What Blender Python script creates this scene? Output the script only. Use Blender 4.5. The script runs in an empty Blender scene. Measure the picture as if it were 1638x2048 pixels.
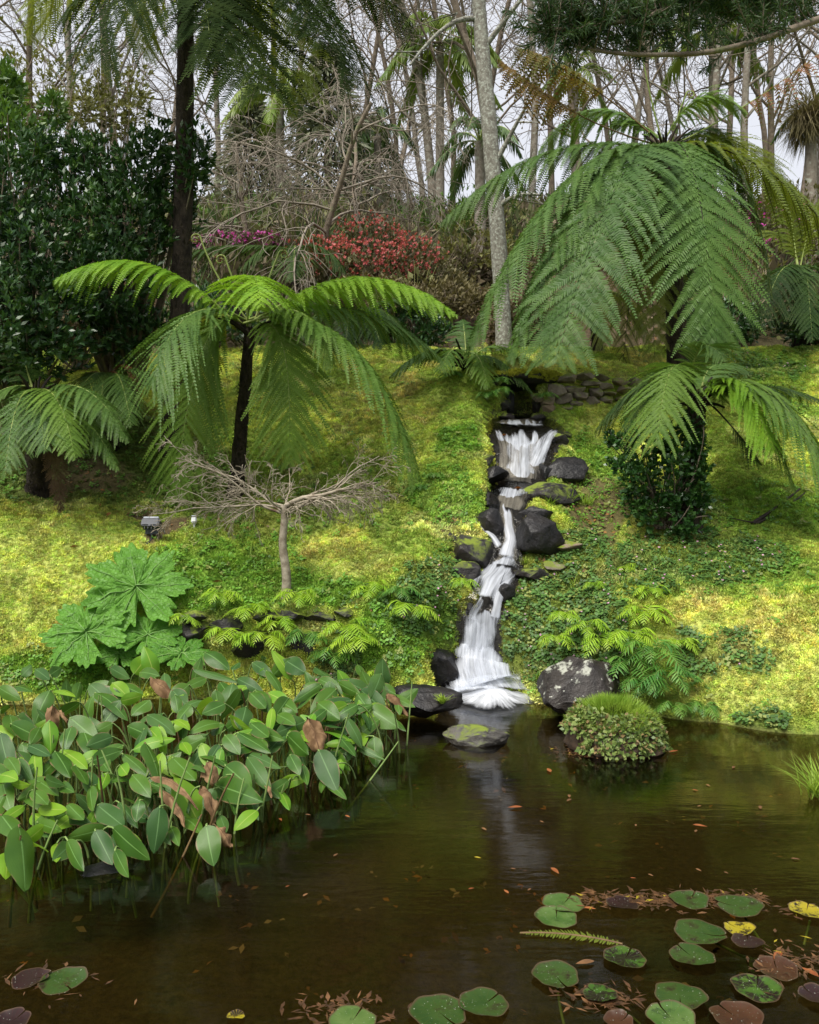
import bpy, bmesh, math, random
import numpy as np
from mathutils import Vector

# ------------------------------------------------------------------ scene, camera, light
scene = bpy.context.scene
COL = scene.collection
F, H, CX, CY = 1600.0, 1.9, 819.0, 1024.0      # focal length in photo pixels, eye height above the water
cam_d = bpy.data.cameras.new("camera")
cam_d.sensor_fit = 'VERTICAL'; cam_d.sensor_height = 36.0
cam_d.lens = 36.0 * F / 2048.0
cam_d.clip_start = 0.05; cam_d.clip_end = 1500
cam = bpy.data.objects.new("camera", cam_d); COL.objects.link(cam)
cam.location = (0, 0, H); cam.rotation_euler = (math.radians(90), 0, 0)
scene.camera = cam

SUN_EL, SUN_AZ = math.radians(58), math.radians(215)   # azimuth clockwise from +Y
w = bpy.data.worlds.new("World"); scene.world = w; w.use_nodes = True
nt = w.node_tree; nt.nodes.clear()
wo = nt.nodes.new('ShaderNodeOutputWorld'); bg = nt.nodes.new('ShaderNodeBackground')
sky = nt.nodes.new('ShaderNodeTexSky'); sky.sky_type = 'NISHITA'; sky.sun_disc = False
sky.sun_elevation = SUN_EL; sky.sun_rotation = SUN_AZ; sky.dust_density = 3.0
mx = nt.nodes.new('ShaderNodeMix'); mx.data_type = 'RGBA'; mx.inputs[0].default_value = 0.82
mx.inputs[7].default_value = (5.75, 5.8, 6.1, 1)      # overcast cloud layer over the clear sky
nt.links.new(sky.outputs[0], mx.inputs[6]); nt.links.new(mx.outputs[2], bg.inputs[0])
bg.inputs[1].default_value = 0.105
nt.links.new(bg.outputs[0], wo.inputs[0])
sun_d = bpy.data.lights.new("sun", 'SUN'); sun_d.energy = 3.9; sun_d.angle = math.radians(32)
sun_d.color = (1.0, 0.95, 0.86)
sun = bpy.data.objects.new("sun", sun_d); COL.objects.link(sun)
sdir = Vector((math.sin(SUN_AZ) * math.cos(SUN_EL), math.cos(SUN_AZ) * math.cos(SUN_EL), math.sin(SUN_EL)))
sun.rotation_euler = sdir.to_track_quat('Z', 'Y').to_euler(); sun.location = sdir * 40
scene.view_settings.view_transform = 'Standard'; scene.view_settings.look = 'None'
scene.view_settings.exposure = 0.68; scene.view_settings.gamma = 1.0
scene.view_settings.use_curve_mapping = False
scene.cycles.use_denoising = True
scene.cycles.max_bounces = 6; scene.cycles.diffuse_bounces = 4; scene.cycles.transparent_max_bounces = 12
scene.cycles.caustics_reflective = False; scene.cycles.caustics_refractive = False

rng = np.random.default_rng(7); random.seed(7)
PI = math.pi

# ------------------------------------------------------------------ small maths helpers
def P(px, py, D):
    return np.array([(px - CX) / F * D, D, H - (py - CY) / F * D])
def unit(v):
    v = np.asarray(v, float); return v / np.maximum(np.linalg.norm(v, axis=-1, keepdims=True), 1e-9)
def sstep(a, b, x):
    t = np.clip((np.asarray(x, float) - a) / (b - a), 0, 1); return t * t * (3 - 2 * t)
def _hash(ix, iy, iz, seed):
    h = (ix.astype(np.uint64) * np.uint64(374761393) + iy.astype(np.uint64) * np.uint64(668265263)
         + iz.astype(np.uint64) * np.uint64(2246822519) + np.uint64(seed * 3266489917 % (1 << 32)))
    h &= np.uint64(0xffffffff); h = ((h ^ (h >> np.uint64(13))) * np.uint64(1274126177)) & np.uint64(0xffffffff)
    h = h ^ (h >> np.uint64(16)); return (h & np.uint64(0xffff)).astype(float) / 65535.0
def vnoise(p, seed=0):
    p = np.asarray(p, float) + 1000.0; i = np.floor(p).astype(np.int64); f = p - i; f = f * f * (3 - 2 * f)
    r = 0
    for dx in (0, 1):
        wx = f[..., 0] if dx else 1 - f[..., 0]
        for dy in (0, 1):
            wy = f[..., 1] if dy else 1 - f[..., 1]
            for dz in (0, 1):
                wz = f[..., 2] if dz else 1 - f[..., 2]
                r = r + wx * wy * wz * _hash(i[..., 0] + dx, i[..., 1] + dy, i[..., 2] + dz, seed)
    return r * 2 - 1
def fbm(p, oct=3, seed=0):
    r = 0; a = 1.0; p = np.asarray(p, float)
    for k in range(oct):
        r = r + a * vnoise(p * (2.03 ** k), seed + k * 17); a *= .5
    return r
def bez(b, c, t, s):
    s = np.asarray(s)[:, None]; return (1 - s) ** 2 * b + 2 * s * (1 - s) * c + s * s * t
def polyl(pts, s):
    """Catmull-Rom through pts (k,d) at s in 0..1"""
    pts = np.asarray(pts, float); k = len(pts) - 1
    u = np.clip(np.asarray(s) * k, 0, k - 1e-6); i = u.astype(int); f = (u - i)[:, None]
    g = lambda j: pts[np.clip(j, 0, k)]
    p0, p1, p2, p3 = g(i - 1), g(i), g(i + 1), g(i + 2)
    return .5 * (2 * p1 + (p2 - p0) * f + (2 * p0 - 5 * p1 + 4 * p2 - p3) * f ** 2 + (3 * p1 - p0 - 3 * p2 + p3) * f ** 3)

# ------------------------------------------------------------------ object helpers
def tag(o, label=None, cat=None, group=None, kind=None):
    if label: o['label'] = label
    if cat: o['category'] = cat
    if group: o['group'] = group
    if kind: o['kind'] = kind
    return o
def thing(name, label, cat, loc=(0, 0, 0), group=None):
    o = bpy.data.objects.new(name, None); COL.objects.link(o); o.empty_display_size = .1
    o.location = [float(v) for v in loc]
    return tag(o, label, cat, group)
def mesh_of(name, V, faces, mats, mi=None, uv=None, smooth=False, cols=None):
    """V (n,3); faces: array (m,4) or (m,3) or list of such arrays"""
    me = bpy.data.meshes.new(name)
    V = np.ascontiguousarray(V, np.float32)
    fl = faces if isinstance(faces, list) else [faces]
    fl = [np.asarray(f, np.int32) for f in fl if len(f)]
    me.vertices.add(len(V)); me.vertices.foreach_set('co', V.ravel())
    loops = np.concatenate([f.ravel() for f in fl]); tot = np.concatenate([np.full(len(f), f.shape[1], np.int32) for f in fl])
    st = np.zeros(len(tot), np.int32); st[1:] = np.cumsum(tot)[:-1]
    me.loops.add(len(loops)); me.loops.foreach_set('vertex_index', loops)
    me.polygons.add(len(tot)); me.polygons.foreach_set('loop_start', st); me.polygons.foreach_set('loop_total', tot)
    for m in (mats if isinstance(mats, (list, tuple)) else [mats]): me.materials.append(m)
    if mi is not None: me.polygons.foreach_set('material_index', np.asarray(mi, np.int32))
    if smooth: me.polygons.foreach_set('use_smooth', np.ones(len(tot), bool))
    if uv is not None:
        l = me.uv_layers.new(name='UVMap'); l.data.foreach_set('uv', np.asarray(uv, np.float32)[loops].ravel())
    if cols is not None:
        for nm, c in cols.items():
            a = me.attributes.new(nm, 'FLOAT_COLOR', 'POINT')
            cc = np.ones((len(V), 4), np.float32); cc[:, :3] = c; a.data.foreach_set('color', cc.ravel())
    me.update(calc_edges=True); me.validate()
    return me
def link(name, me, parent=None):
    o = bpy.data.objects.new(name, me); COL.objects.link(o)
    if parent is not None:
        o.parent = parent; o.location = [-v for v in root_loc(parent)]
    return o
def root_loc(p):
    l = Vector((0, 0, 0))
    while p is not None:
        l = l + p.location; p = p.parent
    return l
def part(name, parent, V, faces, mats, **k):
    return link(name, mesh_of(name, V, faces, mats, **k), parent)

# ------------------------------------------------------------------ materials
def nodes(name):
    m = bpy.data.materials.new(name); m.use_nodes = True; t = m.node_tree; t.nodes.clear()
    return m, t, t.nodes.new('ShaderNodeOutputMaterial')
def N(t, kind, **inp):
    n = t.nodes.new('ShaderNode' + kind)
    for k, v in inp.items():
        key = int(k[1:]) if k[0] == '_' and k[1:].isdigit() else k.replace('_', ' ')
        n.inputs[key].default_value = v
    return n
def c4(c): return (c[0], c[1], c[2], 1)
def mixc(t, fac, a, b):
    n = t.nodes.new('ShaderNodeMix'); n.data_type = 'RGBA'
    for i, v in ((0, fac), (6, a), (7, b)):
        if isinstance(v, (int, float)): n.inputs[i].default_value = v
        elif isinstance(v, tuple): n.inputs[i].default_value = c4(v)
        else: t.links.new(v, n.inputs[i])
    return n.outputs[2]
def noise(t, scale, detail=4, vec=None, rough=.55):
    n = N(t, 'TexNoise', Scale=scale, Detail=detail, Roughness=rough)
    if vec is None:
        g = t.nodes.new('ShaderNodeNewGeometry'); vec = g.outputs['Position']
    t.links.new(vec, n.inputs['Vector']); return n.outputs[0]
def ramp(t, src, a, b):
    n = N(t, 'MapRange'); n.inputs[1].default_value = a; n.inputs[2].default_value = b; n.clamp = True
    t.links.new(src, n.inputs[0]); return n.outputs[0]
def bump(t, h, strength=.4, dist=.02):
    b = N(t, 'Bump', Strength=strength, Distance=dist); t.links.new(h, b.inputs['Height']); return b.outputs[0]
def objrand(t):
    return t.nodes.new('ShaderNodeObjectInfo').outputs['Random']
def leafmat(name, a, b, trans=.3, rough=.45, scale=5.0, spec=.35, third=None, tcol=None, uvrib=None, edge=None, tint=False):
    m, t, out = nodes(name)
    f = ramp(t, noise(t, scale, 3), .35, .65)
    r = objrand(t)
    mm = N(t, 'Math'); mm.operation = 'ADD'; t.links.new(f, mm.inputs[0])
    m2 = N(t, 'Math'); m2.operation = 'MULTIPLY_ADD'; t.links.new(r, m2.inputs[0]); m2.inputs[1].default_value = .8; m2.inputs[2].default_value = -.4
    t.links.new(m2.outputs[0], mm.inputs[1]); mm.use_clamp = True
    c = mixc(t, mm.outputs[0], a, b)
    if third is not None:
        c = mixc(t, ramp(t, noise(t, scale * 4, 2), .56, .70), c, third)
    if uvrib is not None:     # lighter midrib and side veins on a broad leaf
        uvn = t.nodes.new('ShaderNodeUVMap'); sp = t.nodes.new('ShaderNodeSeparateXYZ'); t.links.new(uvn.outputs[0], sp.inputs[0])
        ab = N(t, 'Math'); ab.operation = 'ABSOLUTE'; t.links.new(sp.outputs[0], ab.inputs[0])
        c = mixc(t, ramp(t, ab.outputs[0], .07, .03), c, uvrib)
        wv = N(t, 'Math'); wv.operation = 'MULTIPLY_ADD'; wv.inputs[1].default_value = -.45
        t.links.new(ab.outputs[0], wv.inputs[0]); t.links.new(sp.outputs[1], wv.inputs[2])
        sn = N(t, 'Math'); sn.operation = 'MULTIPLY'; sn.inputs[1].default_value = 150; t.links.new(wv.outputs[0], sn.inputs[0])
        s2 = N(t, 'Math'); s2.operation = 'SINE'; t.links.new(sn.outputs[0], s2.inputs[0])
        vein = s2.outputs[0]
        if edge is not None:
            e = N(t, 'Math'); e.operation = 'MULTIPLY'; t.links.new(ramp(t, ab.outputs[0], .86, 1.0), e.inputs[0])
            t.links.new(ramp(t, noise(t, 14, 3), .45, .62), e.inputs[1]); c = mixc(t, e.outputs[0], c, edge)
    p = N(t, 'BsdfPrincipled', Roughness=rough); p.inputs['Specular IOR Level'].default_value = spec
    if name == 'gunnera':
        vo = N(t, 'TexVoronoi', Scale=24.0); vo.feature = 'DISTANCE_TO_EDGE'; g_ = t.nodes.new('ShaderNodeNewGeometry'); t.links.new(g_.outputs['Position'], vo.inputs['Vector']); ed = ramp(t, vo.outputs['Distance'], 0, .12)
        c = mixc(t, ed, (b[0] * 1.12, b[1] * 1.08, b[2] * 1.15), c); t.links.new(bump(t, ed, .55, .02), p.inputs['Normal'])
    t.links.new(c, p.inputs['Base Color'])
    if uvrib is not None: t.links.new(bump(t, vein, .12, .004), p.inputs['Normal'])
    tr = t.nodes.new('ShaderNodeBsdfTranslucent')
    t.links.new(mixc(t, .5, c, tcol or (b[0] * 1.4, b[1] * 1.4, b[2] * .6)), tr.inputs[0])
    ms = N(t, 'MixShader', Fac=trans); t.links.new(p.outputs[0], ms.inputs[1]); t.links.new(tr.outputs[0], ms.inputs[2])
    t.links.new(ms.outputs[0], out.inputs[0]); return m
def plainmat(name, a, b, rough=.8, scale=8.0, bs=.5, bd=.01, spec=.3, third=None, t3=(.6, .7), s3=4.0, stretch=None):
    m, t, out = nodes(name)
    vec = None
    if stretch:
        g = t.nodes.new('ShaderNodeNewGeometry'); mp = t.nodes.new('ShaderNodeMapping'); mp.inputs['Scale'].default_value = stretch
        t.links.new(g.outputs['Position'], mp.inputs[0]); vec = mp.outputs[0]
    n1 = noise(t, scale, 6, vec)
    c = mixc(t, ramp(t, n1, .35, .65), a, b)
    if third is not None: c = mixc(t, ramp(t, noise(t, s3, 5), *t3), c, third)
    p = N(t, 'BsdfPrincipled', Roughness=rough); p.inputs['Specular IOR Level'].default_value = spec
    t.links.new(c, p.inputs['Base Color']); t.links.new(bump(t, noise(t, scale * 3, 6, vec), bs, bd), p.inputs['Normal'])
    t.links.new(p.outputs[0], out.inputs[0]); return m
def tintmat(name, trans=.25, rough=.6, var=.25):
    """colour comes from the plant itself: each scattered sprig carries its own tint"""
    m, t, out = nodes(name)
    a = t.nodes.new('ShaderNodeAttribute'); a.attribute_type = 'INSTANCER'; a.attribute_name = 'tint'
    p = N(t, 'BsdfPrincipled', Roughness=rough); p.inputs['Specular IOR Level'].default_value = .2
    t.links.new(a.outputs['Color'], p.inputs['Base Color'])
    tr = t.nodes.new('ShaderNodeBsdfTranslucent'); t.links.new(a.outputs['Color'], tr.inputs[0])
    ms = N(t, 'MixShader', Fac=trans); t.links.new(p.outputs[0], ms.inputs[1]); t.links.new(tr.outputs[0], ms.inputs[2])
    t.links.new(ms.outputs[0], out.inputs[0]); return m

M = {}
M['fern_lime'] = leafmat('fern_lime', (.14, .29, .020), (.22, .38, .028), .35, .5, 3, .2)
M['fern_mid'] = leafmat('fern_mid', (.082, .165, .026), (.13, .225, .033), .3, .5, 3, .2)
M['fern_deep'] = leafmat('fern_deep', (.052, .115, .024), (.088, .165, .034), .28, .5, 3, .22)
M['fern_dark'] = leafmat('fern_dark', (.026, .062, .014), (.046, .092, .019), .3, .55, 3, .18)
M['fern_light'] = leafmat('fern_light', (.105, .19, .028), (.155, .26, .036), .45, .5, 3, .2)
M['fern_painted_shade'] = leafmat('fern_painted_shade', (.012, .026, .006), (.024, .042, .009), .30, .75, 3, .04)  # leaf colour darkened to paint backlit fronds as shaded silhouettes
M['fern_olive'] = leafmat('fern_olive', (.12, .17, .02), (.18, .21, .025), .45, .5, 3)
M['fern_rust'] = leafmat('fern_rust', (.12, .05, .022), (.19, .08, .03), .3, .7, 4)
M['fern_brown'] = leafmat('fern_brown', (.10, .062, .04), (.15, .09, .055), .2, .8, 4)
M['fern_dying'] = leafmat('fern_dying', (.10, .12, .02), (.20, .12, .03), .35, .6, 3, third=(.15, .05, .02))
M['small_fern'] = leafmat('small_fern', (.20, .38, .025), (.32, .48, .035), .35, .45, 6)
M['small_fern_deep'] = leafmat('small_fern_deep', (.055, .17, .03), (.12, .26, .035), .3, .45, 6)
M['rib_green'] = plainmat('rib_green', (.16, .22, .05), (.22, .26, .07), .5, 12)
M['rib_brown'] = plainmat('rib_brown', (.09, .055, .025), (.14, .09, .035), .6, 12)
M['rib_dark'] = plainmat('rib_dark', (.012, .009, .007), (.03, .02, .013), .7, 12)
M['trunk_fern'] = plainmat('trunk_fern', (.018, .013, .010), (.055, .042, .030), .95, 16, 1.0, .03, stretch=(1, 1, .5))
M['bark_pale'] = plainmat('bark_pale', (.13, .11, .085), (.23, .205, .17), .9, 9, .8, .02, third=(.30, .31, .26), t3=(.55, .68), s3=7)
M['bark_lichen'] = plainmat('bark_lichen', (.12, .11, .09), (.23, .225, .19), .95, 14, .9, .02, third=(.34, .36, .31), t3=(.50, .66), s3=22)
M['bark_brown'] = plainmat('bark_brown', (.12, .095, .07), (.21, .17, .13), .95, 8, .8, .02, third=(.16, .19, .08), t3=(.6, .75), s3=3)
M['bark_twig'] = plainmat('bark_twig', (.17, .145, .115), (.27, .235, .19), .9, 12, .4, .01)
M['bark_maple'] = plainmat('bark_maple', (.17, .14, .10), (.33, .29, .225), .8, 14, .4, .01, third=(.12, .075, .05), t3=(.6, .7), s3=6)
M['shrub_dark'] = leafmat('shrub_dark', (.018, .055, .017), (.042, .10, .024), .15, .36, 1.2, .5, third=(.09, .17, .03))
M['shrub_mid'] = leafmat('shrub_mid', (.05, .12, .022), (.11, .20, .03), .25, .42, 4)
M['shrub_olive'] = leafmat('shrub_olive', (.10, .11, .03), (.17, .17, .05), .25, .6, 2)
M['shrub_brown'] = leafmat('shrub_brown', (.11, .085, .045), (.16, .14, .06), .2, .7, 2)
M['azalea_leaf'] = leafmat('azalea_leaf', (.09, .085, .04), (.14, .13, .05), .2, .6, 3)
M['red_flower'] = leafmat('red_flower', (.38, .06, .065), (.52, .15, .15), .3, .6, 9)
M['pink_flower'] = leafmat('pink_flower', (.50, .05, .33), (.62, .12, .48), .3, .6, 9)
M['palm_leaf'] = leafmat('palm_leaf', (.11, .19, .04), (.20, .27, .05), .35, .4, 1)
M['palm_dark'] = leafmat('palm_dark', (.055, .11, .04), (.09, .15, .05), .3, .4, 1)
M['pine_leaf'] = leafmat('pine_leaf', (.025, .062, .022), (.055, .10, .028), .2, .5, 5)
M['conifer'] = leafmat('conifer', (.12, .145, .085), (.17, .19, .11), .2, .6, 1)
M['canna'] = leafmat('canna', (.036, .098, .012), (.068, .148, .017), .25, .36, 3, .3, uvrib=(.12, .24, .06), edge=(.22, .13, .07))
M['canna_blue'] = leafmat('canna_blue', (.028, .078, .017), (.052, .115, .023), .2, .42, 3, .22, uvrib=(.09, .18, .06), edge=(.20, .12, .08))
M['canna_lime'] = leafmat('canna_lime', (.11, .28, .020), (.20, .36, .025), .4, .4, 3, .35, uvrib=(.33, .46, .08))
M['canna_dead'] = leafmat('canna_dead', (.13, .075, .038), (.30, .19, .10), .2, .75, 16, .15, uvrib=(.10, .055, .03))
M['stem_green'] = plainmat('stem_green', (.12, .20, .05), (.20, .28, .09), .45, 14, .2)
M['gunnera'] = leafmat('gunnera', (.065, .19, .020), (.11, .27, .032), .3, .5, 7, .3)
M['vein'] = plainmat('vein', (.10, .21, .05), (.14, .25, .06), .5, 14, .2)
M['ivy'] = leafmat('ivy', (.024, .075, .016), (.065, .15, .025), .15, .33, 6, .5)
M['grass'] = leafmat('grass', (.16, .30, .03), (.28, .40, .05), .35, .5, 5)
M['dead_leaf'] = leafmat('dead_leaf', (.12, .06, .025), (.22, .11, .045), .2, .6, 20)
M['orange_leaf'] = leafmat('orange_leaf', (.20, .055, .016), (.28, .10, .03), .2, .55, 20)
M['debris_wet'] = plainmat('debris_wet', (.030, .016, .008), (.085, .040, .016), .5, 30, .2)
M['yellow_leaf'] = leafmat('yellow_leaf', (.32, .26, .02), (.40, .32, .03), .3, .5, 20)
M['tint'] = tintmat('moss_sprig', .25)
M['tint_gloss'] = tintmat('cover_leaf', .2, .42)
M['black_plastic'] = plainmat('black_plastic', (.03, .035, .045), (.05, .055, .07), .5, 20, .1)
M['lamp_glass'] = plainmat('lamp_glass', (.42, .46, .55), (.50, .55, .64), .25, 20, .05)
M['grey_plastic'] = plainmat('grey_plastic', (.42, .45, .47), (.55, .57, .58), .4, 20, .1)

def rockmat(name, a, b, rough, moss=0.0, lichen=0.0, gloss=.5, mosscol=(.13, .17, .02)):
    m, t, out = nodes(name)
    c = mixc(t, ramp(t, noise(t, 9, 8), .38, .62), a, b)
    c = mixc(t, ramp(t, noise(t, 2.3, 4), .50, .72), c, (a[0] * 1.9 + .006, a[1] * 1.7 + .004, a[2] * 1.5 + .002))
    g = t.nodes.new('ShaderNodeNewGeometry'); sp = t.nodes.new('ShaderNodeSeparateXYZ'); t.links.new(g.outputs['Normal'], sp.inputs[0])
    rg = None
    def masked(lo, hi, nsc, nlo, nhi, col):
        nonlocal c, rg
        mm = N(t, 'Math'); mm.operation = 'MULTIPLY'
        t.links.new(ramp(t, sp.outputs[2], lo, hi), mm.inputs[0]); t.links.new(ramp(t, noise(t, nsc, 6, rough=.65), nlo, nhi), mm.inputs[1])
        c = mixc(t, mm.outputs[0], c, col); rg = mm.outputs[0]
    if lichen: masked(.0, .45, 8, .53 - lichen, .60 - lichen, (.30, .31, .26)); masked(.1, .5, 16, .66, .70, (.5, .51, .45))
    if moss: masked(.25, .75, 6, .60 - moss, .70 - moss, mosscol)
    p = N(t, 'BsdfPrincipled', Roughness=rough); p.inputs['Specular IOR Level'].default_value = gloss
    if rg is not None: t.links.new(mixc(t, rg, (rough,) * 3, (.9,) * 3), p.inputs['Roughness'])
    t.links.new(c, p.inputs['Base Color'])
    t.links.new(bump(t, noise(t, 22, 8, rough=.65), .7, .02), p.inputs['Normal'])
    t.links.new(p.outputs[0], out.inputs[0]); return m
M['rock_wet'] = rockmat('rock_wet', (.006, .006, .007), (.018, .017, .018), .36, 0, 0, .32)
M['rock_moss'] = rockmat('rock_moss', (.009, .008, .009), (.026, .024, .024), .45, .15, 0, .3)
M['rock_lichen'] = rockmat('rock_lichen', (.012, .010, .009), (.030, .025, .022), .40, 0, -.042, .3)
M['rock_dry'] = rockmat('rock_dry', (.11, .09, .073), (.21, .18, .15), .9, .16, 0, .15)
M['rock_pond'] = rockmat('rock_pond', (.035, .032, .028), (.075, .07, .062), .5, .16, 0, .4)

# ------------------------------------------------------------------ terrain
def zc(lst):          # (py, D) -> (D, z)
    return [(D, H - (py - CY) / F * D) for py, D in lst]
FAR = [(15.4, 5.0), (18, 6.7), (20, 7.9), (30, 12.3), (40, 16.3), (60, 18), (300, 18.5)]
def col(px, edge, lst):
    pts = [(-5, -.5), (edge - 1.6, -.42), (edge - .25, -.16), (edge, 0.0)] + zc(lst) + FAR
    return px, np.array(pts)
COLS = [
    col(-2600, 2.2, [(1080, 4.0), (1000, 8.0), (820, 12.3), (715, 14.2)]),
    col(-700, 5.6, [(1220, 6.2), (1060, 8.3), (960, 10.3), (820, 12.3), (715, 14.2)]),
    col(0, 7.9, [(1250, 8.4), (1110, 8.9), (1045, 9.3), (1015, 9.7), (985, 10.4), (900, 11.2), (800, 12.5), (710, 14.3)]),
    col(200, 8.05, [(1350, 8.3), (1210, 8.75), (1105, 9.15), (1045, 9.55), (1025, 9.9), (985, 10.5), (900, 11.3), (800, 12.5), (710, 14.3)]),
    col(330, 8.15, [(1340, 8.35), (1230, 8.6), (1150, 9.1), (1075, 9.7), (1040, 10.0), (960, 10.9), (880, 11.6), (800, 12.5), (710, 14.2)]),
    col(420, 8.2, [(1330, 8.35), (1222, 8.5), (1130, 9.2), (1060, 9.8), (950, 10.9), (860, 11.8), (800, 12.5), (710, 14.2)]),
    col(600, 8.1, [(1330, 8.25), (1225, 8.4), (1190, 8.7), (1090, 9.5), (950, 10.7), (800, 12.3), (708, 14.0)]),
    col(720, 7.9, [(1320, 8.1), (1210, 8.4), (1160, 8.7), (1085, 9.2), (950, 10.4), (820, 11.9), (700, 13.9)]),
    col(860, 7.85, [(1330, 8.0), (1200, 8.45), (1120, 8.85), (1050, 9.4), (930, 10.4), (830, 11.5), (770, 12.4), (705, 13.8)]),
    col(930, 8.2, [(1300, 8.4), (1190, 8.68), (1120, 8.95), (1040, 9.4), (930, 10.3), (850, 11.1), (800, 11.7), (738, 11.95), (715, 13.2)]),
    col(1050, 8.1, [(1310, 8.3), (1180, 8.72), (1110, 9.05), (1040, 9.5), (930, 10.3), (850, 11.2), (815, 11.6), (742, 11.85), (715, 13.2)]),
    col(1130, 7.85, [(1310, 8.05), (1190, 8.65), (1090, 9.2), (955, 10.4), (850, 11.5), (818, 11.75), (748, 12.0), (718, 13.4)]),
    col(1220, 7.65, [(1340, 7.8), (1200, 8.5), (1090, 9.2), (955, 10.4), (850, 11.6), (800, 12.0), (752, 12.3), (716, 13.6)]),
    col(1320, 7.5, [(1350, 7.7), (1215, 8.2), (1090, 9.2), (955, 10.5), (850, 11.7), (760, 13.3), (708, 14.2)]),
    col(1450, 7.25, [(1330, 7.5), (1215, 7.95), (1090, 9.1), (955, 10.4), (850, 11.7), (770, 13.0), (702, 14.2)]),
    col(1638, 6.8, [(1330, 7.1), (1215, 7.6), (1190, 7.9), (1080, 9.1), (950, 10.4), (850, 11.7), (775, 12.9), (690, 14.2)]),
    col(2400, 5.2, [(1210, 6.0), (1060, 8.6), (960, 10.2), (850, 11.7), (780, 12.9), (690, 14.2)]),
    col(4300, 2.2, [(1080, 4.0), (1000, 8.0), (840, 12.0), (700, 14.2)]),
]
TD = np.concatenate([np.arange(-5, 16, .05), np.arange(16, 300, 1.0)])
TPX = np.array([c[0] for c in COLS], float)
TZ = np.array([np.interp(TD, c[1][:, 0], c[1][:, 1]) for c in COLS])
UPX = np.linspace(-2600, 4300, 691)
TU = np.array([np.interp(UPX, TPX, TZ[:, j]) for j in range(len(TD))])       # (D, u)
ker = np.exp(-np.linspace(-2, 2, 9) ** 2); ker /= ker.sum()
TU = np.apply_along_axis(lambda r: np.convolve(np.pad(r, 4, mode='edge'), ker, 'valid'), 1, TU)
# the stream bed: centre line (px, py, D, half width px)
STREAM = [(955, 1408, 8.2, 84), (952, 1378, 8.36, 66), (956, 1310, 8.45, 50), (960, 1232, 8.52, 46), (972, 1205, 8.64, 36), (992, 1168, 8.8, 36), (1012, 1135, 9.0, 34),
          (1016, 1090, 9.2, 32), (1010, 1035, 9.45, 34), (1016, 1000, 9.75, 40), (1024, 985, 9.95, 46), (1038, 966, 10.25, 54), (1045, 925, 10.5, 56), (1048, 886, 10.75, 66),
          (1050, 862, 11.1, 78), (1047, 846, 11.5, 62), (1045, 838, 11.72, 34), (1045, 836, 12.0, 27), (1045, 834, 12.25, 27)]
SP = np.array([np.append(P(a, b, d), hw / F * d) for a, b, d, hw in STREAM])
SPd = polyl(SP, np.linspace(0, 1, 320))
def base_h(x, y):
    u = np.clip(x / np.maximum(y, 2.6) * F + CX, -2599, 4299)
    fi = np.interp(np.clip(y, -5, 299), TD, np.arange(len(TD))); i = np.clip(fi.astype(int), 0, len(TD) - 2); fr = fi - i
    gj = (u + 2600) / 10.0; j = np.clip(gj.astype(int), 0, len(UPX) - 2); fu = gj - j
    z = (TU[i, j] * (1 - fu) + TU[i, j + 1] * fu) * (1 - fr) + (TU[i + 1, j] * (1 - fu) + TU[i + 1, j + 1] * fu) * fr
    near = -.5 + .95 * sstep(1.9, .4, y)
    return np.maximum(z, near)
def raw_h(x, y):
    z = base_h(x, y)
    p = np.stack([x, y, z * .6], -1)
    land = sstep(.0, .5, z) * sstep(6.2, 7.0, y)
    z = z + land * (.10 * (.45 - np.abs(vnoise(p * 1.9, 44))) + .07 * (.45 - np.abs(vnoise(p * 4.1, 45))) + .075 * fbm(p * 1.3, 3, 3) + .045 * fbm(p * 4.2, 2, 9) + .028 * fbm(p * 9, 2, 5)) + (1 - land) * .05 * fbm(p * 1.5, 3, 8)
    z = z + sstep(15, 25, y) * .35 * fbm(p * .25, 3, 21)
    box = (np.abs(x) < 3) & (y > 7) & (y < 13.6)
    if box.any():
        xb, yb = x[box], y[box]
        d2 = (xb[:, None] - SPd[None, :, 0]) ** 2 + (yb[:, None] - SPd[None, :, 1]) ** 2
        k = d2.argmin(1); d = np.sqrt(d2[np.arange(len(k)), k]); hw = SPd[k, 3]; zp = SPd[k, 2]
        s = sstep(.85, 1.45, d / hw); s = np.where(zp < 3.0, s, sstep(.9, 1.2, d / hw))
        zb = z[box]; inb = yb < 12.35
        z[box] = np.where(inb, (zp - .10 + .02 * fbm(np.stack([xb, yb, zp], -1) * 9, 2, 4)) * (1 - s) + zb * s, zb)
    return z
def axis(segs):
    out = []
    for a, b, st in segs: out.append(np.arange(a, b, st))
    return np.concatenate(out + [[segs[-1][1]]])
GX = axis([(-300, -60, 30), (-60, -20, 4), (-20, -7, .8), (-7, -1.2, .075), (-1.2, 2.6, .045), (2.6, 7, .075), (7, 20, .8), (20, 60, 4), (60, 300, 30)])
GY = axis([(-60, -4, 6), (-4, 2, .5), (2, 6.5, .12), (6.5, 7.4, .06), (7.4, 12.2, .045), (12.2, 16, .09), (16, 26, .4), (26, 60, 2), (60, 300, 20)])
XX, YY = np.meshgrid(GX, GY); ZZ = raw_h(XX.ravel(), YY.ravel()).reshape(XX.shape)
def gh(x, y):
    x = np.asarray(x, float); y = np.asarray(y, float)
    fx = np.interp(x, GX, np.arange(len(GX))); fy = np.interp(y, GY, np.arange(len(GY)))
    i = np.clip(fy.astype(int), 0, len(GY) - 2); j = np.clip(fx.astype(int), 0, len(GX) - 2); a = fx - j; b = fy - i
    return (ZZ[i, j] * (1 - a) + ZZ[i, j + 1] * a) * (1 - b) + (ZZ[i + 1, j] * (1 - a) + ZZ[i + 1, j + 1] * a) * b
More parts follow.
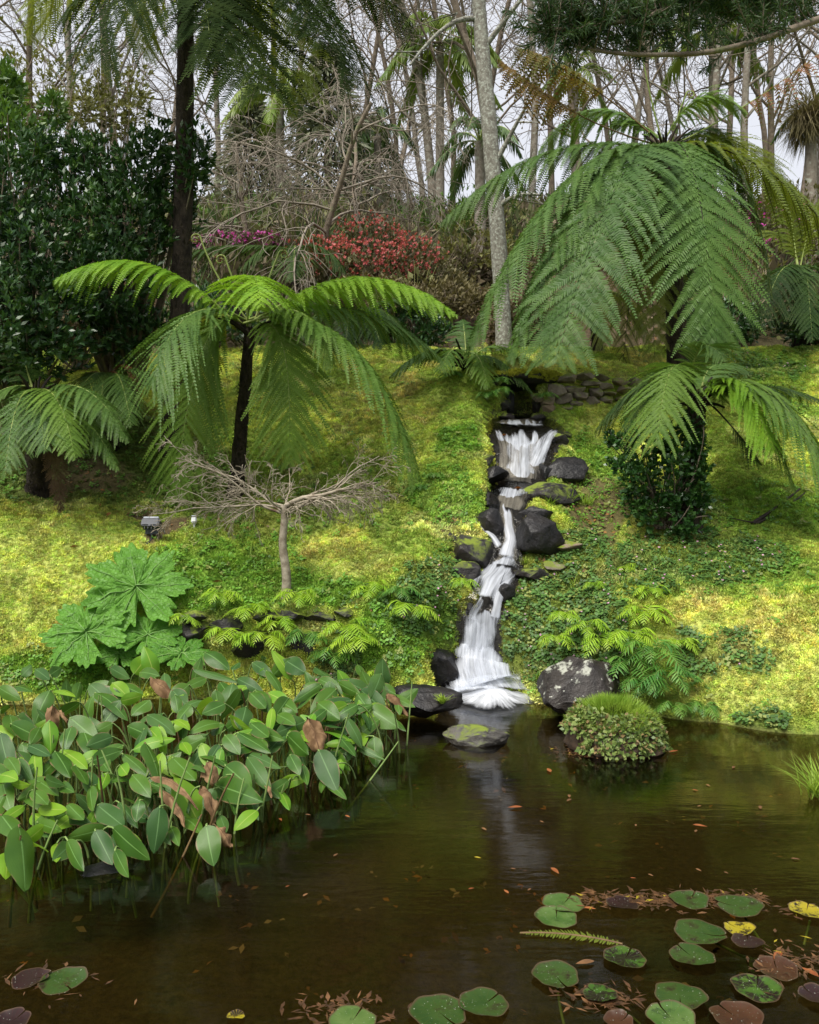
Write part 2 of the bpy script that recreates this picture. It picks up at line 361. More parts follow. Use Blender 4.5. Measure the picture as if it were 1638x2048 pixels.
def gnorm(x, y, e=.06):
    dx = (gh(x + e, y) - gh(x - e, y)) / (2 * e); dy = (gh(x, y + e) - gh(x, y - e)) / (2 * e)
    return unit(np.stack([-dx, -dy, np.ones_like(dx)], -1))
_DD = np.concatenate([np.arange(2.6, 16, .01), np.arange(16, 90, .1)])
def G(px, py, sink=0.0):
    x = (px - CX) / F * _DD; z = H - (py - CY) / F * _DD
    k = int(np.argmax(z <= np.maximum(gh(x, _DD), 0 if py > 1380 else -9)))
    D = _DD[k] if k > 0 else 40.0
    return np.array([(px - CX) / F * D, D, H - (py - CY) / F * D - sink])
def gat(px, D, sink=0.0):
    x = (px - CX) / F * D; return np.array([x, D, float(gh(x, D)) - sink])
def proj(p):
    return CX + p[..., 0] / p[..., 1] * F, CY - (p[..., 2] - H) / p[..., 1] * F

# ground-cover and painted-shade mask functions on photo pixels of ground points: soft ellipses
def ell(px, py, cx, cy, rx, ry, soft=.5):
    d = np.sqrt(((px - cx) / rx) ** 2 + ((py - cy) / ry) ** 2); return sstep(1 + soft * .5, 1 - soft * .5, d)
def stream_d(p):
    d2 = (p[:, None, 0] - SPd[None, :, 0]) ** 2 + (p[:, None, 1] - SPd[None, :, 1]) ** 2
    k = d2.argmin(1); return np.sqrt(d2[np.arange(len(k)), k]) / SPd[k, 3]
def covers(p):
    """weights of each cover and of the painted shade at ground points p (n,3): dict"""
    px, py = proj(p); n1 = fbm(p * 1.1, 3, 31); n2 = fbm(p * 3.0, 3, 37)
    wob = 60 * n1; px2, py2 = px + wob, py + 25 * n2
    c = {}
    c['leafy'] = np.maximum.reduce([ell(px2, py2, 1130, 1260, 140, 125), ell(px2, py2, 1200, 1130, 130, 70) * .8, ell(px2, py2, 1380, 1120, 190, 60) * .7,
                                    ell(px2, py2, 860, 1200, 80, 80) * .8, ell(px2, py2, 1530, 1440, 60, 40), ell(px2, py2, 1400, 1310, 50, 60) * .9,
                                    ell(px2, py2, 720, 1330, 60, 60) * .8, ell(px2, py2, 1510, 1300, 70, 40) * .6, ell(px2, py2, 1480, 730, 150, 30) * .5])
    c['green'] = np.maximum.reduce([ell(px2, py2, 440, 1160, 150, 80), ell(px2, py2, 640, 1180, 120, 40), ell(px2, py2, 820, 1270, 110, 90), ell(px2, py2, 900, 1000, 70, 80) * .8,
                                    ell(px2, py2, 540, 1130, 90, 70) * .7, ell(px2, py2, 930, 880, 50, 40), ell(px2, py2, 150, 1350, 200, 40), ell(px2, py2, 1180, 960, 60, 110) * .6,
                                    ell(px2, py2, 1560, 760, 100, 60) * .5])
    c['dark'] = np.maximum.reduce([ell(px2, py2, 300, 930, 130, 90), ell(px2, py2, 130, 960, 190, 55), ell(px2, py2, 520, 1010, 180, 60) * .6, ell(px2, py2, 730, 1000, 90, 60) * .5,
                                   ell(px2, py2, 100, 860, 260, 60)])  # dark: shade under ferns and shrubs put into the moss colour
    c['litter'] = np.maximum.reduce([ell(px2, py2, 1205, 1020, 60, 70) * .9, ell(px2, py2, 170, 950, 100, 40) * .8, ell(px2, py2, 310, 1070, 30, 35), ell(px2, py2, 910, 1090, 50, 60) * .7,
                                     ell(px2, py2, 1340, 1050, 80, 40) * .5, ell(px2, py2, 250, 690, 130, 30) * .8])
    c['tan'] = sstep(.05, .5, n2 + .4 * n1) * np.maximum.reduce([ell(px2, py2, 1480, 1320, 200, 130), ell(px2, py2, 800, 780, 120, 60), ell(px2, py2, 900, 830, 80, 60), ell(px2, py2, 1550, 1040, 120, 60) * .6,
                                     ell(px2, py2, 720, 1110, 100, 50) * .7, ell(px2, py2, 80, 1200, 150, 110) * .6, ell(px2, py2, 1200, 735, 140, 25)])
    c['bright'] = np.maximum.reduce([ell(px2, py2, 1490, 1320, 210, 105), ell(px2, py2, 110, 1120, 210, 75), ell(px2, py2, 60, 1240, 110, 70), ell(px2, py2, 690, 1110, 110, 40), ell(px2, py2, 1190, 840, 50, 40), ell(px2, py2, 1130, 740, 180, 22), ell(px2, py2, 760, 800, 110, 70) * .7])
    c['green'] = np.maximum(c['green'], np.maximum(ell(px2, py2, 1480, 1150, 200, 50), ell(px2, py2, 1480, 1010, 180, 40)) * .6)
    c['n1'], c['n2'] = n1, n2
    return c
def moss_col(p, c):
    a = np.array([.58, .64, .12]); b = np.array([.34, .46, .075]); pale = np.array([.74, .76, .32]); tan = np.array([.68, .58, .20])
    grn = np.array([.19, .37, .04]); shade_col = np.array([.10, .15, .03])
    f = sstep(-.45, .5, c['n1'] + .5 * c['n2'])[:, None]
    r = a * f + b * (1 - f)
    r = r + (pale - r) * (.55 * sstep(.25, .8, c['n2']))[:, None]
    r = r + (np.array([.68, .72, .19]) - r) * (.62 * c['bright'])[:, None]
    r = r + (tan - r) * (.55 * c['tan'])[:, None]
    r = r + (grn - r) * (.9 * c['green'])[:, None]
    r = r + (np.array([.06, .12, .02]) - r) * (.7 * c['leafy'])[:, None]
    r = r + (shade_col - r) * (.9 * c['dark'])[:, None]
    return r
V = np.stack([XX, YY, ZZ], -1).reshape(-1, 3)
gc = np.zeros((len(V), 3)) + np.array([.058, .046, .020])          # pond mud
land = sstep(-.03, .05, V[:, 2]) * sstep(5.5, 6.5, V[:, 1])
zone = (V[:, 1] > 5.5) & (V[:, 1] < 18)
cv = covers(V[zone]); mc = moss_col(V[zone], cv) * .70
mc = mc + (np.array([.085, .055, .032]) - mc) * (cv['litter'] * .95)[:, None]
wet = sstep(1.25, .95, stream_d(V[zone])) * (V[zone][:, 1] < 12.35)
mc = mc + (np.array([.02, .019, .018]) - mc) * wet[:, None]
full = np.zeros((len(V), 3)) + np.array([.07, .05, .028]); full[zone] = mc
nb = fbm(V * .5, 3, 71)
wood = np.array([.075, .055, .032]) + np.clip(nb, 0, 1)[:, None] * np.array([.0, .03, -.005])
s = sstep(14.0, 15.2, V[:, 1])[:, None]; full = full * (1 - s) + wood * s
gc = gc * (1 - land[:, None]) + full * land[:, None]
near = (sstep(2.0, .8, V[:, 1]) * sstep(-.1, .1, V[:, 2]))[:, None]; gc = gc * (1 - near) + np.array([.09, .13, .03]) * near
ny, nx = XX.shape; idx = np.arange(ny * nx).reshape(ny, nx)
quads = np.stack([idx[:-1, :-1], idx[:-1, 1:], idx[1:, 1:], idx[1:, :-1]], -1).reshape(-1, 4)
m, t, out = nodes('ground')
at = t.nodes.new('ShaderNodeAttribute'); at.attribute_name = 'soil'
f = ramp(t, noise(t, 26, 8, rough=.7), .3, .7)
hs = t.nodes.new('ShaderNodeHueSaturation'); t.links.new(at.outputs['Color'], hs.inputs['Color'])
mp = N(t, 'MapRange'); mp.inputs[3].default_value = .45; mp.inputs[4].default_value = 1.5; t.links.new(f, mp.inputs[0]); t.links.new(mp.outputs[0], hs.inputs['Value'])
p = N(t, 'BsdfPrincipled', Roughness=.9); p.inputs['Specular IOR Level'].default_value = .2
t.links.new(hs.outputs[0], p.inputs['Base Color']); t.links.new(bump(t, noise(t, 34, 8, rough=.7), .8, .03), p.inputs['Normal']); t.links.new(p.outputs[0], out.inputs[0])
ground = link('ground', mesh_of('ground', V, quads, m, smooth=True, cols={'soil': gc})); ground['kind'] = 'structure'

# ------------------------------------------------------------------ pond water
m, t, out = nodes('pond_water')
g = t.nodes.new('ShaderNodeNewGeometry'); mp = t.nodes.new('ShaderNodeMapping'); mp.inputs['Scale'].default_value = (1.0, 3.2, 1)
t.links.new(g.outputs['Position'], mp.inputs[0])
bn = bump(t, noise(t, 2.2, 3, mp.outputs[0]), .05, .06)
fr = N(t, 'Fresnel', IOR=1.33); t.links.new(bn, fr.inputs['Normal'])
gl = N(t, 'BsdfGlossy', Roughness=.10); gl.inputs[0].default_value = (1, 1, 1, 1); t.links.new(bn, gl.inputs['Normal'])
tp = t.nodes.new('ShaderNodeBsdfTransparent'); tp.inputs[0].default_value = (.49, .44, .265, 1)
ms = t.nodes.new('ShaderNodeMixShader'); t.links.new(fr.outputs[0], ms.inputs[0]); t.links.new(tp.outputs[0], ms.inputs[1]); t.links.new(gl.outputs[0], ms.inputs[2])
t.links.new(ms.outputs[0], out.inputs[0]); M['water'] = m
wx = np.linspace(-12, 12, 25); wy = np.linspace(.3, 9.3, 19); a, b = np.meshgrid(wx, wy)
wv = np.stack([a, b, a * 0], -1).reshape(-1, 3); i = np.arange(len(wv)).reshape(a.shape)
wq = np.stack([i[:-1, :-1], i[:-1, 1:], i[1:, 1:], i[1:, :-1]], -1).reshape(-1, 4)
pond = link('pond_water', mesh_of('pond_water', wv, wq, m)); pond['kind'] = 'structure'

# ------------------------------------------------------------------ generic geometry builders
def tubes(lines, sides):
    """lines: list of (pts(k,3), rad(k)); returns V,F merged"""
    by = {}
    for pts, rad in lines: by.setdefault(len(pts), []).append((pts, rad))
    Vs, Fs, off = [], [], 0
    for k, ls in by.items():
        Pn = np.array([l[0] for l in ls], float); R = np.array([l[1] for l in ls], float)
        T = unit(np.gradient(Pn, axis=1)); ref = np.where(np.abs(T[:, :1, 2:3]) > .9, np.array([1., 0, 0]), np.array([0, 0, 1.]))
        ref = np.broadcast_to(ref, T.shape)
        A = unit(np.cross(T, ref)); B = np.cross(A, T)
        ang = np.arange(sides) / sides * 2 * PI
        ring = A[:, :, None, :] * np.cos(ang)[None, None, :, None] + B[:, :, None, :] * np.sin(ang)[None, None, :, None]
        vv = Pn[:, :, None, :] + ring * R[:, :, None, None]
        n = len(ls); ix = np.arange(n * k * sides).reshape(n, k, sides) + off
        q = np.stack([ix[:, :-1, :], np.roll(ix[:, :-1, :], -1, 2), np.roll(ix[:, 1:, :], -1, 2), ix[:, 1:, :]], -1).reshape(-1, 4)
        Vs.append(vv.reshape(-1, 3)); Fs.append(q); off += n * k * sides
    return np.concatenate(Vs), np.concatenate(Fs)
def blades(pos, d, side, length, width, fold=.15, shape=.45):
    """one folded diamond leaf per row"""
    pos = np.asarray(pos); n = len(pos); d = unit(d); side = unit(side - (side * d).sum(1, keepdims=True) * d); nn = np.cross(side, d)
    L = np.broadcast_to(length, n)[:, None]; W = np.broadcast_to(width, n)[:, None]
    a = pos; b = pos + d * L * shape + side * W * .5 + nn * W * fold; c = pos + d * L; e = pos + d * L * shape - side * W * .5 + nn * W * fold
    V = np.stack([a, b, c, e], 1).reshape(-1, 3); return V, np.arange(4 * n).reshape(n, 4)
def merge(*vf):
    Vs, Fs, off = [], [], 0
    for v, f in vf:
        Vs.append(v); Fs.append(np.asarray(f) + off); off += len(v)
    return np.concatenate(Vs), Fs

PX = np.array([0, .12, .35, .65, .85, .95, 1.0]); PY = np.array([.5, .78, 1.0, .84, .52, .26, .06])
PAD = (np.array([0, .06, .2, .45, .7, .88, .96, 1.0]), np.array([.35, .6, .86, 1.0, .97, .72, .42, .12]))
SX = np.array([0, .2, .45, .7, .88, 1.0]); SY = np.array([.55, .95, 1.0, .72, .4, .05])
def frond_geo(b, c, t, W, n=24, m=22, r=None, droop=.45, sweep=30, start=.12, simple=False, prof=(PX, PY), roll=0.0, lift=.0, hd=None, plen=1.0, stipe=True):
    r = r or rng; m = int(m * 1.38)
    b, c, t = (np.asarray(v, float) for v in (b, c, t))
    s = np.linspace(start, .995, n); s = start + (s - start)
    R = bez(b, c, t, s); e = 1e-3; wig = r.uniform(0, 6); T = unit(bez(b, c, t, np.minimum(s + e, 1)) - bez(b, c, t, s - e))
    h = np.array(hd, float) if hd is not None else np.array([t[0] - b[0], t[1] - b[1], 0.])
    if np.linalg.norm(h) < .05: h = np.array([0, -1., 0])
    h = unit(h); S = np.array([h[1], -h[0], 0.]); S = np.broadcast_to(S, T.shape); S = unit(S - (S * T).sum(1, keepdims=True) * T)
    Nn = np.cross(S, T)
    if roll: S, Nn = S * math.cos(roll) + Nn * math.sin(roll), Nn * math.cos(roll) - S * math.sin(roll)
    rl = np.linalg.norm(np.diff(bez(b, c, t, np.linspace(0, 1, 30)), axis=0), axis=1).sum()
    space = rl * (1 - start) / n
    x = (s - start) / (1 - start); L0 = W * np.interp(x, *prof)
    Vs, Fs, MI = [], [], []; off = 0
    rr = np.linspace(0, 1, (4 if simple else m))
    for sg in (-1, 1):
        sw = np.radians(sweep + 22 * x + r.normal(0, 5.5, n) + 6 * np.sin(x * 7 + wig))[:, None]
        d0 = unit(sg * S * np.cos(sw) + T * np.sin(sw) + Nn * (lift + r.normal(0, .05, (n, 1))))
        L = (L0 * r.uniform(.84, 1.08, n) * np.where(r.uniform(0, 1, n) < .035, r.uniform(.3, .7, n), 1))[:, None]; dr = (droop + .05) * r.uniform(.6, 1.4, (n, 1))
        R1 = R + T * (space * .25 * sg)
        Q = R1[:, None, :] + d0[:, None, :] * (L[:, None, :] * rr[None, :, None]) + np.array([0, 0, -1.]) * (L * dr)[:, None, :] * (rr ** 2)[None, :, None]
        pt = unit(d0[:, None, :] * L[:, None, :] + np.array([0, 0, -1.]) * (2 * L * dr)[:, None, :] * rr[None, :, None])
        q = T[:, None, :] - (T[:, None, :] * pt).sum(-1, keepdims=True) * pt; q = unit(q)
        pn = np.cross(pt, q) * (-sg)
        if simple:
            wv = space * .46 * plen * np.array([.75, 1., .75, .04])[None, :, None]
            A = Q + q * wv; B = Q - q * wv
            vv = np.stack([A, B], 2)                                     # n,4,2,3
            ix = np.arange(n * 4 * 2).reshape(n, 4, 2) + off
            f = np.stack([ix[:, :-1, 0], ix[:, :-1, 1], ix[:, 1:, 1], ix[:, 1:, 0]], -1).reshape(-1, 4)
            Vs.append(vv.reshape(-1, 3)); Fs.append(f); MI.append(np.zeros(len(f), int)); off += n * 8
        else:
            lp = space * .84 * plen * (1 - .80 * rr ** 2.6)[None, :, None] * r.uniform(.85, 1.1, (n, m, 1)) * np.minimum(1, L[:, None, :] / (space * 1.2))
            wp = L[:, None, :] / m * .70
            for s2 in (-1, 1):
                dd = unit(q * s2 * .88 + pt * .48 - pn * .16 + pn * r.normal(0, .12, (n, m, 1)))
                a = Q - pt * wp * .7; bb = Q + pt * wp * .75; cc = Q + dd * lp * .74 + pt * wp * .75; ee = Q + dd * lp
                vv = np.stack([a, bb, cc, ee] if s2 > 0 else [bb, a, ee, cc], 2)
                k = n * m; f = np.arange(4 * k).reshape(k, 4) + off
                Vs.append(vv.reshape(-1, 3)); Fs.append(f); MI.append(np.zeros(k, int)); off += 4 * k
            js = [0, m // 3, 2 * m // 3, m - 1]; Qc = Q[:, js]; wv = .0055 * np.array([1, .8, .6, .2])[None, :, None]; up = pn[:, js] * .004
            vv = np.stack([Qc + q[:, js] * wv + up, Qc - q[:, js] * wv + up], 2); ix = np.arange(n * 8).reshape(n, 4, 2) + off
            f = np.stack([ix[:, :-1, 0], ix[:, :-1, 1], ix[:, 1:, 1], ix[:, 1:, 0]], -1).reshape(-1, 4)
            Vs.append(vv.reshape(-1, 3)); Fs.append(f); MI.append(np.ones(len(f), int)); off += n * 8
    return np.concatenate(Vs), np.concatenate(Fs), np.concatenate(MI)
def add_frond(root, b, c, t, W, mat='fern_mid', rib='rib_green', rr=.016, label=None, name='frond', **k):
    v, f, mi = frond_geo(b, c, t, W, **k)
    fo = part(name, root, v, f, [M[mat], M[rib]], mi=mi)
    s = np.linspace(0, 1, 12); line = (bez(np.asarray(b, float), np.asarray(c, float), np.asarray(t, float), s), rr * (1 - .86 * s))
    v, f = tubes([line], 5); ra = part('stalk', fo, v, f, M[rib], smooth=True)
    if label: fo['label'] = label
    return fo
def fern_trunk(root, foot, top, r0, r1, lean=0.0):
    k = 26; s = np.linspace(0, 1, k); foot, top = np.asarray(foot, float), np.asarray(top, float)
    pts = foot + (top - foot) * s[:, None] + np.array([lean, 0, 0]) * np.sin(s * PI)[:, None]
    rad = r0 + (r1 - r0) * s + .3 * r0 * np.exp(-s * 9)
    v, f = tubes([(pts, rad)], 14)
    v = v + (rng.normal(0, 1, v.shape)) * r1 * .07
    part('trunk', root, v, f, M['trunk_fern'])
    # old leaf-base fibres standing off the trunk
    n = 420; sj = rng.uniform(0, 1, n); a = rng.uniform(0, 2 * PI, n); cpos = np.stack([np.interp(sj, s, pts[:, i]) for i in range(3)], 1)
    o = np.stack([np.cos(a), np.sin(a), 0 * a], 1); rj = np.interp(sj, s, rad)[:, None]
    v, f = blades(cpos + o * rj * .95, o * .5 + np.array([0, 0, 1.]) * rng.uniform(-.6, 1, (n, 1)), np.cross(o, [0, 0, 1.]), rng.uniform(.04, .10, n), .02)
    fb = part('fibre', root, v, f, M['rib_dark']); fb['kind'] = 'stuff'
def crozier(root, b, c, t, r=.014, curl=.07, sgn=1, mat='rib_green'):
    s = np.linspace(0, 1, 14); b, c, t = (np.asarray(v, float) for v in (b, c, t))
    pts = bez(b, c, t, s); d = unit(t - c); side = np.array([sgn, 0, 0.])
    th = np.linspace(0, 2.6 * PI, 30)[1:]; rad = curl * (1 - .78 * th / th[-1]); ctr = t + side * curl
    sp = ctr[None] - side * (np.cos(th) * rad)[:, None] + np.array([0, 0, 1.]) * (np.sin(th) * rad)[:, None]
    pts = np.concatenate([pts, sp]); R = np.concatenate([np.linspace(r, r * .8, 14), np.linspace(r * .85, r * .6, 29)])
    o = link('crozier', mesh_of('crozier', *tubes([(pts, R)], 7), M[mat], smooth=True), root)
    fz = []
    n = 60; k = rng.integers(16, 42, n); v, f = blades(pts[k] + rng.normal(0, .008, (n, 3)), rng.normal(0, 1, (n, 3)), rng.normal(0, 1, (n, 3)), .03, .014)
    part('scale', o, v, f, M['fern_rust'])

def leafcloud(blobs, n, L, Wd, seed, shell=.55, upb=.5, per=7, spread=.9):
    """rosettes of leaves in the outer shell of a set of ellipsoids: (centre, radii)"""
    r = np.random.default_rng(seed); vol = np.array([np.prod(b[1]) ** (2 / 3) for b in blobs]); w = vol / vol.sum()
    k = r.choice(len(blobs), n, p=w); C = np.array([b[0] for b in blobs])[k]; Rd = np.array([b[1] for b in blobs])[k]
    d = unit(r.normal(0, 1, (n, 3))); rad = r.uniform(shell, 1.0, n) ** .7
    lump = 1 + .38 * vnoise(d * 2.6 + k[:, None] * 7.1, seed) + .2 * vnoise(d * 6 + k[:, None] * 3.3, seed + 1)
    p = C + d * Rd * (rad * lump)[:, None]
    ax = unit(d / Rd * Rd.mean() + np.array([0, 0, upb]) + r.normal(0, .3, (n, 3)))
    A = unit(np.cross(ax, r.normal(0, 1, (n, 3)))); B = np.cross(ax, A)
    ang = (np.arange(per) / per * 2 * PI)[None, :] + r.uniform(0, 6, (n, 1)) + r.normal(0, .25, (n, per))
    out = A[:, None, :] * np.cos(ang)[..., None] + B[:, None, :] * np.sin(ang)[..., None]
    dirs = unit(out * spread * r.uniform(.5, 1.2, (n, per, 1)) + ax[:, None, :])
    pos = p[:, None, :] - ax[:, None, :] * (r.uniform(0, 1, (n, per, 1)) * L * .9)
    side = np.cross(dirs, np.broadcast_to(ax[:, None, :], dirs.shape))
    ll = L * r.uniform(.6, 1.15, n * per)
    return blades(pos.reshape(-1, 3), dirs.reshape(-1, 3), side.reshape(-1, 3), ll, ll * Wd), p
def twig_lines(foot, tips, r0, r1=.004, sag=.1, k=6, seed=1):
    r = np.random.default_rng(seed); out = []
    for t in tips:
        s = np.linspace(0, 1, k)[:, None]; f = np.asarray(foot) + r.normal(0, .05, 3) * [1, 1, 0]
        mid = f * .5 + t * .5 + r.normal(0, sag, 3) + np.array([0, 0, sag])
        pts = (1 - s) ** 2 * f + 2 * s * (1 - s) * mid + s * s * t; out.append((pts, np.linspace(r0, r1, k)))
    return out

def grow(start, d, length, rad, spec, r, lvl=0, out=None):
    """recursive branching; spec: list of dicts per level"""
    out = [] if out is None else out
    sp = spec[lvl]; k = sp['k']; pts = [np.asarray(start, float)]; dd = unit(d); st = length / (k - 1)
    for i in range(k - 1):
        dd = unit(dd + r.normal(0, sp['wob'], 3) + np.array([0, 0, sp['trop']])); pts.append(pts[-1] + dd * st)
    pts = np.array(pts); R = rad * (1 - (1 - sp['tap']) * np.linspace(0, 1, k)); out.append((lvl, pts, R))
    if lvl + 1 < len(spec):
        nc = max(1, int(r.poisson(sp['n']))) if lvl else sp['n']
        for j in range(nc):
            q = sp['from'] + (1 - sp['from']) * ((j + r.uniform(0, 1)) / nc); i = min(int(q * (k - 1)), k - 2); fr = q * (k - 1) - i
            p = pts[i] * (1 - fr) + pts[i + 1] * fr; t = unit(pts[i + 1] - pts[i]); a = sp['ang'] * r.uniform(.7, 1.3)
            az = r.uniform(0, 2 * PI); A = unit(np.cross(t, [.3, .1, .9] if abs(t[2]) < .9 else [1., 0, 0])); B = np.cross(t, A)
            nd = t * math.cos(a) + (A * math.cos(az) + B * math.sin(az)) * math.sin(a)
            grow(p, nd, length * sp['lr'] * r.uniform(.7, 1.2) * (1.15 - .5 * q), np.interp(q, [0, 1], [R[0], R[-1]]) * sp['rr'], spec, r, lvl + 1, out)
    return out
def tree_parts(root, segs, mat, tmat=None, sides=(10, 6, 4, 3, 3), minr=.006, off=(0, 0, 0), split=1):
    off = np.asarray(off, float); first = True
    tr = [(p + off, np.maximum(R, minr)) for l, p, R in segs if l < split]
    v, f = tubes(tr, sides[0]); part('trunk', root, v, f, mat, smooth=True)
    parts = []
    for l in range(split, 5):
        ls = [(p + off, np.maximum(R, minr)) for a, p, R in segs if a == l]
        if ls: parts.append(tubes(ls, sides[l]))
    if parts:
        v, f = merge(*parts); part('branches', root, v, f, tmat or mat, smooth=True)

# ------------------------------------------------------------------ the cascade
def silk(name, thr, soft, freq=(30, 1.3), col=(.66, .70, .78), edge=.72, seed=0.0):
    m, t, out = nodes(name)
    u = t.nodes.new('ShaderNodeUVMap'); mp = t.nodes.new('ShaderNodeMapping'); mp.inputs['Scale'].default_value = (freq[0], freq[1], 1); mp.inputs['Location'].default_value = (seed, seed * 3.1, 0)
    t.links.new(u.outputs[0], mp.inputs[0])
    n1 = noise(t, 1.0, 3, mp.outputs[0], .6)
    m2 = t.nodes.new('ShaderNodeMapping'); m2.inputs['Scale'].default_value = (freq[0] * .22, freq[1] * 1.7, 1); m2.inputs['Location'].default_value = (seed + 7, 0, 0)
    t.links.new(u.outputs[0], m2.inputs[0]); n2 = noise(t, 1.0, 3, m2.outputs[0], .6)
    ad = N(t, 'Math'); ad.operation = 'ADD'; t.links.new(n1, ad.inputs[0]); t.links.new(n2, ad.inputs[1])
    a = t.nodes.new('ShaderNodeAttribute'); a.attribute_name = 'thin'
    ad2 = N(t, 'Math'); ad2.operation = 'SUBTRACT'; t.links.new(ad.outputs[0], ad2.inputs[0]); t.links.new(a.outputs['Fac'], ad2.inputs[1])
    f = ramp(t, ad2.outputs[0], thr - soft, thr + soft)
    d = N(t, 'BsdfPrincipled', Roughness=.45); d.inputs['Base Color'].default_value = c4(col)
    tl = t.nodes.new('ShaderNodeBsdfTranslucent'); tl.inputs[0].default_value = c4(col)
    mm = N(t, 'MixShader', Fac=.3); t.links.new(d.outputs[0], mm.inputs[1]); t.links.new(tl.outputs[0], mm.inputs[2])
    tr = t.nodes.new('ShaderNodeBsdfTransparent'); ms = t.nodes.new('ShaderNodeMixShader')
    t.links.new(f, ms.inputs[0]); t.links.new(tr.outputs[0], ms.inputs[1]); t.links.new(mm.outputs[0], ms.inputs[2]); t.links.new(ms.outputs[0], out.inputs[0])
    return m
M['silk'] = silk('falling_water', .93, .44, (40, .8))
M['silk_thin'] = silk('falling_water_thin', 1.05, .32, (34, 1.2), seed=3.3)
M['silk_run'] = silk('running_water', .95, .42, (16, 3.0), seed=5.1)
M['foam'] = silk('foam', .99, .36, (10, 1.8), seed=9.0, col=(.70, .73, .79))
m, t, out = nodes('stream_water')
fr = N(t, 'Fresnel', IOR=1.33); gl = N(t, 'BsdfGlossy', Roughness=.12); tp = t.nodes.new('ShaderNodeBsdfTransparent'); tp.inputs[0].default_value = (.62, .58, .5, 1)
bn = bump(t, noise(t, 14, 4), .5, .03); t.links.new(bn, fr.inputs['Normal']); t.links.new(bn, gl.inputs['Normal'])
ms = t.nodes.new('ShaderNodeMixShader'); t.links.new(fr.outputs[0], ms.inputs[0]); t.links.new(tp.outputs[0], ms.inputs[1]); t.links.new(gl.outputs[0], ms.inputs[2]); t.links.new(ms.outputs[0], out.inputs[0])
M['stream'] = m
fall = thing('waterfall', None, None, P(960, 1424, 7.7)); fall['kind'] = 'structure'
fall['label'] = 'white silky waterfall running down black rocks into the pond'
def nd(d): return float(np.interp(d, [7.3, 7.5, 7.6, 7.9, 8.02, 8.25, 8.55, 8.85, 9.1, 9.45], [7.95, 8.12, 8.2, 8.45, 8.52, 8.64, 8.8, 9.0, 9.2, 9.45])) if d < 9.45 else d
def sheet(name, rows, mat, out=.03, bulge=.04, amp=.02, nu=30, nv=46, seed=0, fade=(.05, .05), xthin=.75, strand=9):
    R = np.array([np.append(P(a, b, nd(d)), hw / F * nd(d)) for a, b, d, hw in rows]); s = np.linspace(0, 1, nv)
    c = polyl(R, s); T = unit(np.gradient(c[:, :3], axis=0)); Xd = np.array([1., 0, 0]) - T * T[:, :1]; Xd = unit(Xd); Nn = np.cross(T, Xd)
    Nn = np.where((Nn[:, 1:2] > 0), -Nn, Nn); Nn = np.where((np.abs(Nn[:, 1:2]) < .3) & (Nn[:, 2:3] < 0), -Nn, Nn)
    al = np.concatenate([[0], np.cumsum(np.linalg.norm(np.diff(c[:, :3], axis=0), axis=1))])
    u = np.linspace(-1, 1, nu); U, S = np.meshgrid(u, s)
    um = U * c[:, 3:4]
    st = vnoise(np.stack([um * strand * 3, S * 2.2 + seed, U * 0 + seed], -1), seed) + .5 * vnoise(np.stack([um * strand * 7, S * 1.7, U * 0 + seed], -1), seed + 4)
    hh = out + bulge * (1 - U ** 2) + .3 * amp * st
    jag = 1 + .07 * vnoise(np.stack([np.sign(U) * 3, S * 6, U * 0 + seed], -1), seed + 9)
    V = c[:, None, :3] + Xd[:, None] * (um * jag)[..., None] + Nn[:, None] * hh[..., None]
    V[..., 2] = np.maximum(V[..., 2], .012)
    i = np.arange(nu * nv).reshape(nv, nu); q = np.stack([i[:-1, :-1], i[:-1, 1:], i[1:, 1:], i[1:, :-1]], -1).reshape(-1, 4)
    th = xthin * sstep(.40, 1.0, np.abs(U) + .25 * vnoise(np.stack([U * 2, S * 5, U * 0 + seed], -1), seed + 2))
    Se = S - .11 * vnoise(np.stack([um * 16, U * 0 + seed, U * 0], -1), seed + 21) - .05 * vnoise(np.stack([um * 45, U * 0 + seed, U * 0], -1), seed + 22)
    th = th + 1.0 * sstep(fade[0] + .04, -.02, Se) + .9 * sstep(1 - fade[1], 1, S) if fade[0] else th
    o = link(name, mesh_of(name, V.reshape(-1, 3), q, M[mat], uv=np.stack([um, np.broadcast_to(al[:, None], um.shape)], -1).reshape(-1, 2), smooth=True,
                           cols={'thin': np.repeat(th.reshape(-1, 1), 3, 1)}), fall)
    return o
nd0 = nd; nd = lambda d: d
sheet('stream_surface', [(a, b, d, w_ * .98) for a, b, d, w_ in STREAM[2:]], 'stream', .035, .0, .012, 20, 160, 3, (0, 0))
nd = nd0
sheet('veil', [(1042, 868, 11.02, 52), (1042, 888, 10.78, 50), (1042, 910, 10.66, 47), (1042, 938, 10.55, 46), (1041, 962, 10.44, 45), (1040, 973, 10.38, 48)], 'silk', .03, .05, .03, seed=1, fade=(.16, .06))
sheet('veil', [(1046, 880, 10.85, 50), (1044, 910, 10.62, 46), (1042, 938, 10.50, 43), (1041, 968, 10.38, 46)], 'silk_thin', .07, .05, .03, seed=2, fade=(.2, .06))
sheet('veil', [(1118, 868, 11.05, 9), (1100, 880, 10.88, 16), (1088, 900, 10.7, 22), (1074, 930, 10.55, 24), (1062, 958, 10.45, 26)], 'silk_thin', .08, .03, .015, 14, 30, seed=3, fade=(.12, .1))
sheet('veil', [(988, 862, 11.05, 6), (998, 880, 10.88, 9), (1006, 905, 10.7, 12), (1008, 940, 10.54, 15), (1010, 962, 10.44, 17)], 'silk_thin', .07, .02, .01, 10, 26, seed=4, fade=(.2, .1))
sheet('rapid', [(1045, 840, 11.7, 30), (1046, 848, 11.45, 52), (1047, 858, 11.15, 66)], 'silk_run', .035, .0, .02, 24, 24, seed=5, fade=(.2, .3))
